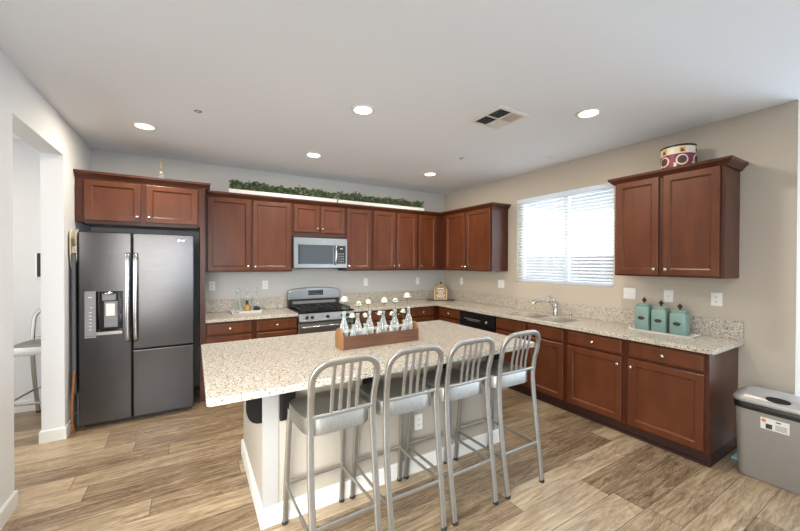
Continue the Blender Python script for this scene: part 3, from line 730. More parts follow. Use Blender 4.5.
for nm, a, b in (('refrigerator_door', 0.708, 1.838), ('lower_door', 0.045, 0.696)):
    bm = BM(); ringloft(bm, [(-4.472, -3.962, a, b, 0.0), (-4.472, -3.962, a, b, D-0.008), (-4.469, -3.965, a+0.003, b-0.003, D-0.002), (-4.463, -3.971, a+0.009, b-0.009, D)], FT)
    rd = obj(nm, bm, M_darksteel, t)
    if nm == 'refrigerator_door': rdoor = rd
for par, x in ((ld, -4.508), (rdoor, -4.447)):
    bm = BM(); P = [(x, FY-D-0.002, 0.79), (x, FY-D-0.034, 0.83), (x, FY-D-0.046, 1.0), (x, FY-D-0.050, 1.21), (x, FY-D-0.046, 1.42), (x, FY-D-0.034, 1.60), (x, FY-D-0.002, 1.64)]
    tube(bm, bez(P, 6), 0.017, 12, ry=0.008, up=(0, 1, 0)); obj('handle', bm, M_handle, par, smooth=True)
bm = BM(); lathe(bm, [(0.010, 0.0), (0.010, 0.001), (0.0075, 0.0012)], (-4.092, FY-D, 1.778), 20, 'y'); obj('emblem', bm, M_knob, rdoor)
text_obj('brand_lettering', 'LG', 0.022, M_knob, rdoor, (-4.055, FY-D-0.0008, 1.778), (PI/2, 0, 0), 0.0004)

# wooden stick, plus sheets standing in for shadow and highlight beside the refrigerator
t = thing('shadow_board', 'dark grey board standing in for the refrigerator shadow in the gap at its left', 'board', (-4.905, -0.72, 0))
bm = BM(); box(bm, -4.920, -4.888, -0.835, -0.55, 0.34, 1.63); obj('panel', bm, M_shadowgrey, t, bevel=0.010)  # dark sheet in place of the shadow beside the refrigerator
bm = BM(); tube(bm, [(-4.904, -0.70, 0.34), (-4.904, -0.68, 0.0)], 0.012, 8); tube(bm, [(-4.904, -0.62, 0.34), (-4.904, -0.64, 0.0)], 0.012, 8); obj('leg', bm, M_greyplastic, t)
bm = BM()
prism(bm, [(-0.852, 1.83), (-0.775, 1.86), (-0.66, 1.80), (-0.66, 1.64), (-0.74, 1.633), (-0.78, 1.60), (-0.81, 1.50), (-0.846, 1.62)], lambda u, v, w_: (-4.9255+w_, u, v), 0, 0.004)
prism(bm, [(-0.852, 1.83), (-0.775, 1.86), (-0.70, 1.70), (-0.78, 1.62), (-0.835, 1.56)], lambda u, v, w_: (-4.884+w_, u, v), 0, 0.004)
box(bm, -4.9255, -4.880, -0.80, -0.72, 1.638, 1.70)
o = obj('highlight', bm, M_cream, loc=(-4.905, -0.75, 1.64)); tag(o, 'cream sheet standing in for the highlight above the dark sheet beside the refrigerator', 'highlight')  # pale sheet shaped as the highlight on the wall
t = thing('broom', 'orange-brown wooden stick leaning in the gap left of the refrigerator', 'broom', (-4.905, -0.87, 0))
bm = BM(); tube(bm, bez([(-4.908, -0.876, 0.10), (-4.908, -0.872, 0.30), (-4.900, -0.862, 0.45), (-4.896, -0.858, 0.56)], 5), [0.010]*16, 8); obj('stick', bm, M_stick, t, smooth=True)
bm = BM()
for k in range(5): tube(bm, [(-4.908, -0.876, 0.11), (-4.918+0.008*k, -0.885+0.004*k, 0.0)], 0.002, 6)
obj('bristles', bm, M_stick, t)

# ------------------------------------------------------------------ microwave
t = thing('microwave', 'stainless steel over-the-range microwave with black glass window', 'microwave', (-2.445, -0.2, 1.49))
MX0, MX1, MZ0, MZ1 = -2.824, -2.066, 1.478, 1.915
bm = BM(); box(bm, MX0, MX1, -0.375, -0.003, MZ0, MZ1); obj('body', bm, M_blackplastic, t, bevel=0.003)
MT = facing('S', -0.376)
bm = BM(); ringloft(bm, [(MX0, MX1, MZ0+0.004, MZ1-0.02, 0), (MX0, MX1, MZ0+0.004, MZ1-0.02, 0.024), (MX0+0.004, MX1-0.004, MZ0+0.008, MZ1-0.024, 0.028), (MX0+0.055, MX1-0.022, MZ0+0.058, MZ1-0.115, 0.028), (MX0+0.058, MX1-0.025, MZ0+0.061, MZ1-0.118, 0.024)], MT)
fr = obj('front_panel', bm, M_steel, t)
bm = BM(); ringloft(bm, [(MX0+0.060, MX0+0.55, MZ0+0.062, MZ1-0.119, 0.0242), (MX0+0.060, MX0+0.55, MZ0+0.062, MZ1-0.119, 0.0262), (MX0+0.10, MX0+0.50, MZ0+0.10, MZ1-0.155, 0.0262), (MX0+0.102, MX0+0.498, MZ0+0.102, MZ1-0.157, 0.0255)], MT); obj('window', bm, M_blackgloss, t)
bm = BM(); ringloft(bm, inset_rects(MX0+0.605, MX1-0.027, MZ0+0.064, MZ1-0.121, [(0, 0.0242), (0, 0.0262)]), MT); kp = obj('keypad', bm, M_blackplastic, t)
bm = BM()
for a in range(3):
    for b in range(4): ringloft(bm, inset_rects(MX0+0.622+a*0.032, MX0+0.642+a*0.032, MZ0+0.085+b*0.036, MZ0+0.103+b*0.036, [(0, 0.0262), (0, 0.0268)]), MT)
obj('keys', bm, M_greyplastic, kp)
bm = BM(); ringloft(bm, inset_rects(MX0+0.650, MX0+0.690, MZ0+0.270, MZ0+0.280, [(0, 0.0262), (0, 0.0266)]), MT); obj('clock_display', bm, M_white, kp)
hx = MX0+0.578
bm = BM(); tube(bm, bez([(hx, -0.402, MZ0+0.05), (hx, -0.432, MZ0+0.075), (hx+0.006, -0.444, (MZ0+MZ1)/2-0.03), (hx, -0.432, MZ1-0.14), (hx, -0.402, MZ1-0.115)], 6), 0.012, 10, ry=0.007, up=(0, 1, 0)); obj('handle', bm, M_handle, t, smooth=True)
bm = BM(); lathe(bm, [(0.014, 0.0), (0.014, 0.001)], (-2.47, -0.404, MZ1-0.062), 20, 'y'); obj('emblem', bm, M_greyplastic, t)
bm = BM()
for k in range(12): box(bm, MX0+0.05+k*0.055, MX0+0.09+k*0.055, -0.34, -0.30, MZ0-0.004, MZ0-0.0005)
obj('vent_grille', bm, M_blackplastic, t)

# ------------------------------------------------------------------ range
t = thing('gas_range', 'stainless steel gas range with black cast iron grates', 'stove', (-2.445, -0.33, 0))
RX0, RX1 = -2.823, -2.069
bm = BM(); box(bm, RX0+0.002, RX1-0.002, -0.62, -0.025, 0.03, 0.905); obj('body', bm, M_blackplastic, t)
bm = BM()
for a in (RX0+0.05, RX1-0.05):
    for b in (-0.56, -0.08): lathe(bm, [(0.02, 0), (0.015, 0.03)], (a, b, 0), 12)
obj('feet', bm, M_blackplastic, t)
bm = BM(); ringloft(bm, [(RX0, RX1, -0.655, -0.085, 0.9055), (RX0, RX1, -0.655, -0.085, 0.917), (RX0+0.008, RX1-0.008, -0.647, -0.093, 0.922), (RX0+0.03, RX1-0.03, -0.62, -0.11, 0.922), (RX0+0.035, RX1-0.035, -0.615, -0.115, 0.916)], lambda u, v, w_: (u, v, w_)); obj('cooktop', bm, M_blackgloss, t)
RT = facing('S', -0.621)
bm = BM(); prism(bm, [(0.0, 0.905), (0.022, 0.905), (0.030, 0.898), (0.054, 0.805), (0.050, 0.797), (0.0, 0.795)], lambda u, v, w_: (w_, -0.6215-u, v), RX0, RX1); obj('control_panel', bm, M_steel, t)
for x in (-2.72, -2.65, -2.445, -2.24, -2.17):
    bm = BM(); lathe(bm, [(0.024, 0.0), (0.023, 0.006), (0.019, 0.008), (0.017, 0.028), (0.012, 0.030)], (x, -0.662, 0.850), 20, 'y')
    kb = obj('knob', bm, M_blackplastic, t, smooth=True)
bm = BM(); ringloft(bm, [(RX0+0.002, RX1-0.002, 0.20, 0.785, 0), (RX0+0.002, RX1-0.002, 0.20, 0.785, 0.030), (RX0+0.008, RX1-0.008, 0.206, 0.779, 0.036), (RX0+0.10, RX1-0.10, 0.33, 0.62, 0.036), (RX0+0.10, RX1-0.10, 0.33, 0.62, 0.033)], RT); od = obj('oven_door', bm, M_steel, t)
bm = BM(); ringloft(bm, inset_rects(RX0+0.101, RX1-0.101, 0.331, 0.619, [(0, 0.033), (0, 0.0355)]), RT); obj('oven_window', bm, M_blackgloss, od)
bm = BM(); tube(bm, [(RX0+0.03, -0.70, 0.735), (RX1-0.03, -0.70, 0.735)], 0.014, 12)
for x in (RX0+0.06, RX1-0.06): tube(bm, [(x, -0.656, 0.735), (x, -0.70, 0.735)], 0.009, 8)
obj('oven_handle', bm, M_handle, od, smooth=True)
bm = BM(); ringloft(bm, inset_rects(RX0+0.002, RX1-0.002, 0.05, 0.19, [(0, 0), (0, 0.030), (0.006, 0.036)]), RT); obj('storage_drawer', bm, M_steel, t)
# backguard
bm = BM(); box(bm, RX0, RX1, -0.084, -0.03, 0.906, 1.03); obj('vent_panel', bm, M_blackplastic, t)
bm = BM(); box(bm, RX0+0.06, RX1-0.06, -0.0875, -0.0845, 0.965, 1.005); obj('vent_slot', bm, M_greyplastic, t, bevel=0.001)
bm = BM(); pl = [(RX0, 1.03), (RX1, 1.03), (RX1, 1.150)]
for k in range(1, 12):
    u = k/12; pl.append((RX1+(RX0-RX1)*u, 1.168+0.030*math.sin(PI*u)))
pl.append((RX0, 1.150))
prism(bm, pl, facing('S', -0.028), 0.0, 0.075); bg = obj('backguard', bm, M_steel, t, bevel=0.006)
bm = BM(); ringloft(bm, inset_rects(-2.545, -2.325, 1.085, 1.155, [(0, 0.0752), (0, 0.077)]), facing('S', -0.028)); dp = obj('display', bm, M_blackgloss, bg)
bm = BM()
for a in range(6):
    for b in range(2): ringloft(bm, inset_rects(-2.53+a*0.035, -2.518+a*0.035, 1.10+b*0.026, 1.106+b*0.026, [(0, 0.077), (0, 0.0775)]), facing('S', -0.028))
obj('display_marks', bm, M_greyplastic, bg)
# burners and grates
for bx in (-2.66, -2.445, -2.23):
    for by in (-0.50, -0.24):
        if bx == -2.445 and by == -0.24: continue
        yy = by if bx != -2.445 else -0.37
        bm = BM(); lathe(bm, [(0.045, 0.9165), (0.045, 0.926), (0.030, 0.930), (0.030, 0.936), (0.010, 0.938)], (bx, yy, 0), 20); obj('burner', bm, M_iron, t, smooth=True)
for gx0, gx1 in ((-2.785, -2.56), (-2.552, -2.338), (-2.33, -2.107)):
    bm = BM(); z0, z1 = 0.945, 0.958
    for y in (-0.605, -0.37, -0.125): box(bm, gx0, gx1, y-0.006, y+0.006, z0, z1)
    for x in (gx0+0.006, gx1-0.006, (gx0+gx1)/2): box(bm, x-0.006, x+0.006, -0.611, -0.119, z0+0.0005, z1+0.0005)
    for y in (-0.49, -0.245): box(bm, gx0, gx1, y-0.005, y+0.005, z0+0.001, z1+0.003)
    for x in (gx0+0.007, gx1-0.007):
        for y in (-0.603, -0.127): box(bm, x-0.006, x+0.006, y-0.006, y+0.006, 0.9165, z0)
    obj('grate', bm, M_iron, t)

# ------------------------------------------------------------------ bar stools
def make_stool(label):
    t = thing('bar_stool', label, 'bar stool', (0, 0, 0), 0, 'brushed aluminium bar stools')
    SZ = 0.765
    # seat pan: dished, rounded plan, wrapped apron.  local +y = towards the island
    bm = BM(); nx, ny = 16, 16; hwf, hwb = 0.196, 0.184; yf, yb = 0.205, -0.168
    def outline(a):      # superellipse plan
        c, s = math.cos(a), math.sin(a); e = 0.42
        x = abs(c)**e*(1 if c >= 0 else -1); y = abs(s)**e*(1 if s >= 0 else -1)
        yy = (yf+yb)/2 + y*(yf-yb)/2; f = (yy-yb)/(yf-yb)
        return x*(hwb+(hwf-hwb)*f), yy
    n = 48; rings = []
    cx, cy = 0, (yf+yb)/2
    for (s, dz) in ((0.985, -0.076), (1.0, -0.074), (1.0, -0.006), (0.985, 0.0), (0.93, 0.0), (0.86, -0.006), (0.6, -0.014), (0.3, -0.017)):
        ring = []
        for k in range(n):
            x, y = outline(2*PI*k/n); ring.append(bm.verts.new((cx+(x-cx)*s, cy+(y-cy)*s, SZ+dz + 0.010*max(0, -(y-cy))/0.18*(1 if dz > -0.02 and s > 0.8 else 0))))
        rings.append(ring)
    for a, b in zip(rings, rings[1:]):
        for k in range(n): bm.faces.new([a[k], a[(k+1)%n], b[(k+1)%n], b[k]])
    bm.faces.new(rings[-1]); bm.faces.new(rings[0][::-1])
    smooth_by_angle(obj('seat', bm, M_alu, t, local=True), 35)
    # back frame: two rear posts and the arched top in one bent tube
    hw = 0.171
    post = [(hw, -0.262, 0.012), (hw+0.004, -0.225, 0.28), (hw+0.004, -0.195, 0.52), (hw, -0.180, 0.72), (hw+0.002, -0.188, 0.84), (hw+0.006, -0.208, 0.93), (hw+0.006, -0.218, 0.982)]
    hwt = hw+0.006; ra = 0.088
    arch = []
    for k in range(1, 10):
        a = math.radians(90*k/9); arch.append(Vector((-hwt+ra*(1-math.cos(a)), -0.218-0.026*math.sin(a), 0.982+ra*math.sin(a))))
    arch2 = [Vector((-p.x, p.y, p.z)) for p in arch[::-1]]
    L_ = [Vector((-p[0], p[1], p[2])) for p in post]; R_ = [Vector(p) for p in post]
    path = bez(L_, 4) + arch + [Vector((0, -0.245, 0.982+ra+0.003))] + arch2 + bez(R_, 4)[::-1]
    bm = BM(); bar(bm, path, 0.034, 0.021, (1, 0, 0))
    smooth_by_angle(obj('back_frame', bm, M_alu, t, local=True), 40)
    for sx in (-1, 1):
        bm = BM(); bar(bm, bez([(sx*0.181, 0.262, 0.012), (sx*0.176, 0.232, 0.35), (sx*0.168, 0.195, 0.712)], 4), 0.030, 0.021, (1, 0, 0)); smooth_by_angle(obj('leg', bm, M_alu, t, local=True), 40)
    # lower rail of the back and four slats
    bm = BM(); bar(bm, [(-0.165, -0.188, 0.798), (-0.09, -0.194, 0.798), (0.09, -0.194, 0.798), (0.165, -0.188, 0.798)], 0.018, 0.012, (0, 0, 1)); smooth_by_angle(obj('back_rail', bm, M_alu, t, local=True), 40)
    for k in range(4):
        x = (k-1.5)*0.046
        bm = BM(); bar(bm, bez([(x, -0.194, 0.803), (x, -0.202, 0.88), (x, -0.224, 0.98), (x, -0.240, 1.062)], 3), 0.019, 0.008, (1, 0, 0)); smooth_by_angle(obj('back_slat', bm, M_alu, t, local=True), 40)
    # stretchers
    def st(p, q, r=0.006, r2=0.011):
        bm = BM(); bar(bm, [p, q], r2*2, r*2, (0, 0, 1)); smooth_by_angle(obj('stretcher', bm, M_alu, t, local=True), 40)
    st((-0.176, 0.236, 0.255), (0.176, 0.236, 0.255), 0.006, 0.011)
    st((-0.182, -0.226, 0.268), (0.182, -0.226, 0.268), 0.006, 0.012)
    for s in (-1, 1): st((s*0.178, 0.236, 0.238), (s*0.184, -0.226, 0.250), 0.005, 0.010)
    for sx in (-1, 1):
        for yy in (0.2625, -0.2625):
            bm = BM(); lathe(bm, [(0.017, 0.0), (0.018, 0.014), (0.016, 0.018)], (sx*(0.181 if yy > 0 else 0.171), yy, 0), 12); obj('foot_cap', bm, M_blackrubber, t, local=True)
    for s in (-1, 1):
        for z in (0.255, 0.235):
            bm = BM(); lathe(bm, [(0.005, 0), (0.004, 0.003)], (s*0.178, 0.226, z), 8, 'y'); obj('rivet', bm, M_chrome, t, local=True)
    return t
def copy_tree(o, parent=None):
    c = o.copy(); C.objects.link(c)
    if parent: c.parent = parent
    for ch in list(o.children): copy_tree(ch, c)
    return c
proto = make_stool('aluminium bar stool nearest the camera, leftmost at the island')
spots = [(-3.311, -3.21, 0.03, None), (-2.883, -3.21, 0, 'aluminium bar stool second from the left at the island'),
         (-2.462, -3.21, 0.01, 'aluminium bar stool second from the right at the island'),
         (-2.006, -3.213, -0.01, 'aluminium bar stool rightmost at the island, nearest the cherry cabinets'),
         (-5.235, -0.375, PI-0.22, 'aluminium bar stool in the hallway beyond the opening, against the wall')]
for i, (x, y, rz, lb) in enumerate(spots):
    o = proto if i == 0 else copy_tree(proto)
    o.location = (x, y, 0); o.rotation_euler = (0, 0, rz)
    if lb: o['label'] = lb
    if i == 4: del o['group']

# ------------------------------------------------------------------ planter tray with flower bottles on the island
px0, px1, py0, py1, pz = -3.035, -2.355, -2.680, -2.535, 0.9143
t = thing('planter_tray', 'long brown wooden trough holding the row of flower bottles on the island', 'planter', ((px0+px1)/2, (py0+py1)/2, pz))
bm = BM(); box(bm, px0+0.014, px1-0.014, py0, py0+0.012, pz, pz+0.098); obj('side_board', bm, M_planter, t, bevel=0.002)
bm = BM(); box(bm, px0+0.014, px1-0.014, py1-0.012, py1, pz, pz+0.098); obj('side_board', bm, M_planter, t, bevel=0.002)
bm = BM(); box(bm, px0+0.014, px1-0.014, py0+0.0125, py1-0.0125, pz, pz+0.010); obj('bottom_board', bm, M_planter, t)
for a in (px0, px1-0.0135):
    bm = BM(); yc = (py0+py1)/2
    prism(bm, [(py0, 0), (py1, 0), (py1, 0.10), (yc+0.045, 0.135), (yc+0.02, 0.150), (yc-0.02, 0.150), (yc-0.045, 0.135), (py0, 0.10)], lambda u, v, w_: (a+w_, u, pz+v), 0, 0.0135)
    obj('end_board', bm, M_planterend, t, bevel=0.002)
def vase(x, y, h, r, label, group):
    z = pz+0.0105
    t = thing('bud_vase', label, 'vase', (x, y, z), 0, group)
    k = h/0.25
    prof = [(r*0.70, 0.0), (r*0.78, 0.008*k), (r*0.86, 0.05*k), (r*0.97, 0.10*k), (r*0.93, 0.130*k), (r*0.70, 0.160*k), (r*0.42, 0.190*k), (r*0.33, 0.215*k), (r*0.36, 0.238*k), (r*0.46, 0.25*k)]
    inn = [(max(a-0.0022, 0.003), b+(0.004 if i == 0 else 0)) for i, (a, b) in enumerate(prof)][::-1]
    bm = BM(); lathe(bm, prof+inn, (x, y, z), 18, cap=False)
    rings = prof+inn
    bm.verts.ensure_lookup_table(); bm.faces.new([bm.verts[i] for i in range(18)][::-1]); N_ = len(bm.verts); bm.faces.new([bm.verts[i] for i in range(N_-18, N_)])
    obj('bottle', bm, M_vase, t, smooth=True)
    return t
def flower(x, y, ztop, label, group, r=0.024, zb=None, lean=(0, 0), leaves=3):
    zb = zb if zb is not None else pz+0.03
    t = thing('white_flower', label, 'flower', (x, y, zb), 0, group)
    tx, ty = x+lean[0], y+lean[1]
    bm = BM(); tube(bm, bez([(x, y, zb), (x+lean[0]*0.3, y+lean[1]*0.3, (zb+ztop)/2), (tx, ty, ztop-0.01)], 5), 0.0018, 6); obj('stem', bm, M_stem, t)
    bm = BM()
    rnd = random.Random(int(abs(x)*9999))
    for ring, (cnt, rad, tilt, zo) in enumerate(((7, r, 1.45, -0.004), (7, r*1.0, 0.95, 0.0), (6, r*0.95, 0.45, 0.004))):
        for k in range(cnt):
            a = 2*PI*(k+0.5*ring)/cnt+rnd.uniform(-.15, .15)
            d = Vector((math.cos(a)*math.sin(tilt), math.sin(a)*math.sin(tilt), math.cos(tilt))); sd = Vector((-math.sin(a), math.cos(a), 0)); nn = d.cross(sd)
            base = Vector((tx, ty, ztop+zo-0.006)); rows = []
            for (f, wd, cu) in ((0, 0.25, 0), (0.45, 0.75, -0.10), (0.8, 0.8, 0.02), (1.0, 0.35, 0.16)):
                rows.append([bm.verts.new(base+d*rad*f+sd*rad*0.62*wd*q-nn*rad*cu*(-1)+nn*rad*0.15*abs(q)) for q in (-1, 0, 1)])
            for ra, rb in zip(rows, rows[1:]):
                for q in (0, 1): bm.faces.new([ra[q], ra[q+1], rb[q+1], rb[q]])
    bmesh.ops.create_icosphere(bm, subdivisions=1, radius=r*0.52, matrix=Matrix.Translation((tx, ty, ztop+0.002)))
    o = obj('bloom', bm, M_petal, t, smooth=True); s = o.modifiers.new('thick', 'SOLIDIFY'); s.thickness = 0.0012
    for k in range(leaves):
        a = rnd.uniform(0, 2*PI) if k == 0 else a0+2.6
        a0 = a; base = Vector((tx, ty, ztop-0.022)); d = Vector((math.cos(a), math.sin(a)*0.6, 0.8)).normalized(); sd = Vector((-math.sin(a), math.cos(a), 0))
        bm = BM(); rows = []
        for f, wd in ((0, 0.1), (0.35, 1.0), (0.7, 0.75), (1.0, 0.05)):
            rows.append([bm.verts.new(base+d*0.056*f+sd*0.015*wd*q+Vector((0, 0, -0.010*f*f))) for q in (-1, 0, 1)])
        for ra, rb in zip(rows, rows[1:]):
            for q in (0, 1): bm.faces.new([ra[q], ra[q+1], rb[q+1], rb[q]])
        o = obj('leaf', bm, M_stem, t, smooth=True); s = o.modifiers.new('thick', 'SOLIDIFY'); s.thickness = 0.0008
    return t
yb = -2.607
big = [(-2.990, 0.262, 1.272, 0.026), (-2.878, 0.242, 1.238, 0.021), (-2.778, 0.250, 1.245, 0.021), (-2.655, 0.245, 1.248, 0.026), (-2.546, 0.250, 1.245, 0.021), (-2.414, 0.268, 1.275, 0.027)]
ordn = ['leftmost of the tall bottles in the trough', 'second tall bottle from the left in the trough', 'third tall bottle from the left in the trough',
        'third tall bottle from the right in the trough', 'second tall bottle from the right in the trough', 'rightmost of the tall bottles in the trough']
for (x, h, zt, r), od_ in zip(big, ordn):
    vase(x, yb, h, 0.037, 'tall clear glass bottle, '+od_, 'tall flower bottles in the trough')
    flower(x, yb, zt, 'white flower standing in the '+od_, 'white flowers in tall bottles', r*1.25, lean=(0.012*math.sin(x*37), 0.010*math.cos(x*23)))
small = [(-2.932, 1.155, 'between the first and second tall bottles'), (-2.834, 1.150, 'between the second and third tall bottles'), (-2.716, 1.158, 'between the third and fourth tall bottles'),
         (-2.600, 1.145, 'between the fourth and fifth tall bottles'), (-2.482, 1.160, 'between the fifth and sixth tall bottles')]
for x, zt, lb in small:
    vase(x, yb-0.034, 0.165, 0.0245, 'short clear glass bottle '+lb, 'short flower bottles in the trough')
    flower(x, yb-0.034, zt, 'small white flower in the short bottle '+lb, 'white flowers in short bottles', 0.024, lean=(0.010*math.sin(x*41), -0.006), leaves=3)
# ------------------------------------------------------------------ counter by the range: tray, decanters, bottle, box, bowls
zc = 0.9143
t = thing('serving_tray', 'white rectangular tray with dark cut handles left of the range', 'tray', (-3.385, -0.21, zc))
bm = BM(); ringloft(bm, [(-3.55, -3.215, -0.32, -0.11, zc), (-3.565, -3.20, -0.335, -0.095, zc+0.030), (-3.557, -3.208, -0.327, -0.103, zc+0.030), (-3.545, -3.220, -0.315, -0.115, zc+0.006)], lambda u, v, w_: (u, v, w_)); obj('tray_body', bm, M_traywhite, t)
bm = BM(); box(bm, -3.535, -3.475, -0.3315, -0.3295, zc+0.011, zc+0.019); obj('handle_slot', bm, M_slot, t)
def decanter(x, y, label):
    z = zc+0.0063
    t = thing('decanter', label, 'decanter', (x, y, z), 0, 'clear decanters on the white tray')
    prof = [(0.045, 0), (0.050, 0.01), (0.048, 0.08), (0.036, 0.13), (0.016, 0.18), (0.014, 0.235), (0.021, 0.25)]
    inn = [(a-0.003, b+(0.006 if i == 0 else 0)) for i, (a, b) in enumerate(prof)][::-1]
    bm = BM(); lathe(bm, prof+inn, (x, y, z), 20, cap=False); bm.verts.ensure_lookup_table()
    bm.faces.new([bm.verts[i] for i in range(20)][::-1]); n_ = len(bm.verts); bm.faces.new([bm.verts[i] for i in range(n_-20, n_)])
    obj('flask', bm, M_glass, t, smooth=True)
    bm = BM(); lathe(bm, [(0.009, 0.235), (0.011, 0.252), (0.022, 0.262), (0.026, 0.285), (0.018, 0.305), (0.004, 0.312)], (x, y, z), 16); obj('stopper', bm, M_glass, t, smooth=True)
decanter(-3.475, -0.16, 'clear glass decanter, left one on the white tray')
decanter(-3.36, -0.155, 'clear glass decanter, middle one behind the amber bottle')
decanter(-3.262, -0.16, 'clear glass decanter, right one on the white tray')
t = thing('amber_bottle', 'squat amber bottle with black cap on the white tray', 'bottle', (-3.375, -0.255, zc+0.0063))
z = zc+0.0063
bm = BM(); lathe(bm, [(0.038, 0), (0.042, 0.006), (0.042, 0.060), (0.034, 0.080), (0.016, 0.090), (0.015, 0.100)], (-3.375, -0.255, z), 20); obj('bottle_body', bm, M_amber, t, smooth=True)
bm = BM(); lathe(bm, [(0.019, 0.1005), (0.019, 0.150), (0.017, 0.152)], (-3.375, -0.255, z), 16); obj('cap', bm, M_blackplastic, t)
bm = BM(); box(bm, -3.300, -3.225, -0.300, -0.235, z, z+0.055); box(bm, -3.285, -3.240, -0.285, -0.25, z+0.055, z+0.070)
o = obj('black_box', bm, M_blackplastic, loc=(-3.262, -0.268, z), bevel=0.004); tag(o, 'small black box beside the amber bottle on the tray', 'box')
for i, (x, lb) in enumerate(((-3.125, 'left one, beside the white tray'), (-3.045, 'middle one between tray and range'), (-2.955, 'right one, nearest the range'))):
    bm = BM(); prof = [(0.020, 0), (0.022, 0.003), (0.006, 0.008), (0.006, 0.03), (0.024, 0.045), (0.030, 0.062), (0.028, 0.062), (0.021, 0.047), (0.003, 0.036)]
    lathe(bm, prof, (x, -0.24-0.02*(i % 2), zc), 18); o = obj('glass_cup', bm, M_glass, loc=(x, -0.25, zc), smooth=True); tag(o, 'small footed clear glass cup, '+lb, 'glass', 'small glass cups on the worktop')

# ------------------------------------------------------------------ corner: slate board and house sign
cxs, cys = -0.315, -0.315
rot = -math.radians(38)
t = thing('slate_board', 'dark slate board lying in the counter corner under the wooden sign', 'board', (cxs, cys, zc), rot)
bm = BM(); box(bm, -0.235, 0.235, -0.10, 0.075, 0, 0.014); obj('board_slab', bm, M_slate, t, local=True, bevel=0.004)
sg = thing('house_sign', 'pale wooden house-shaped sign with white script in the counter corner', 'sign', (cxs, cys, zc+0.0142), rot)
house = [(-0.112, 0), (0.112, 0), (0.112, 0.185), (0.045, 0.245), (0.0, 0.270), (-0.045, 0.245), (-0.112, 0.185)]
Tl = lambda u, v, w_: (u, -w_, v)
bm = BM(); prism(bm, house, Tl, -0.030, 0.0); obj('back_panel', bm, M_tan2, sg, local=True, bevel=0.002)
bm = BM(); prism(bm, [(-0.112, 0), (-0.092, 0), (-0.092, 0.175), (-0.112, 0.185)], Tl, 0.0003, 0.008); prism(bm, [(0.092, 0), (0.112, 0), (0.112, 0.185), (0.092, 0.175)], Tl, 0.0003, 0.008)
prism(bm, [(-0.092, 0), (0.092, 0), (0.092, 0.018), (-0.092, 0.018)], Tl, 0.0003, 0.008); obj('frame_rim', bm, M_tan, sg, local=True)
bm = BM()
for row, (z, hw) in enumerate(((0.185, 0.055), (0.145, 0.07), (0.110, 0.045), (0.075, 0.075), (0.045, 0.065))):
    pts = []
    for k in range(41):
        u = -hw+2*hw*k/40; pts.append((u, -0.004, z+0.011*math.sin(k*1.25+row)*(0.6+0.4*math.sin(k*0.7+row*2))))
    tube(bm, pts, 0.0055, 6)
obj('white_script', bm, M_white, sg, local=True)
bm = BM(); lathe(bm, [(0.012, 0.268), (0.016, 0.275), (0.018, 0.290), (0.010, 0.302), (0.002, 0.305)], (0.0, 0.015, 0), 14); lathe(bm, [(0.01, 0.24), (0.012, 0.252), (0.004, 0.262)], (-0.075, 0.015, 0), 12)
obj('finial', bm, M_darkmetal, sg, local=True)

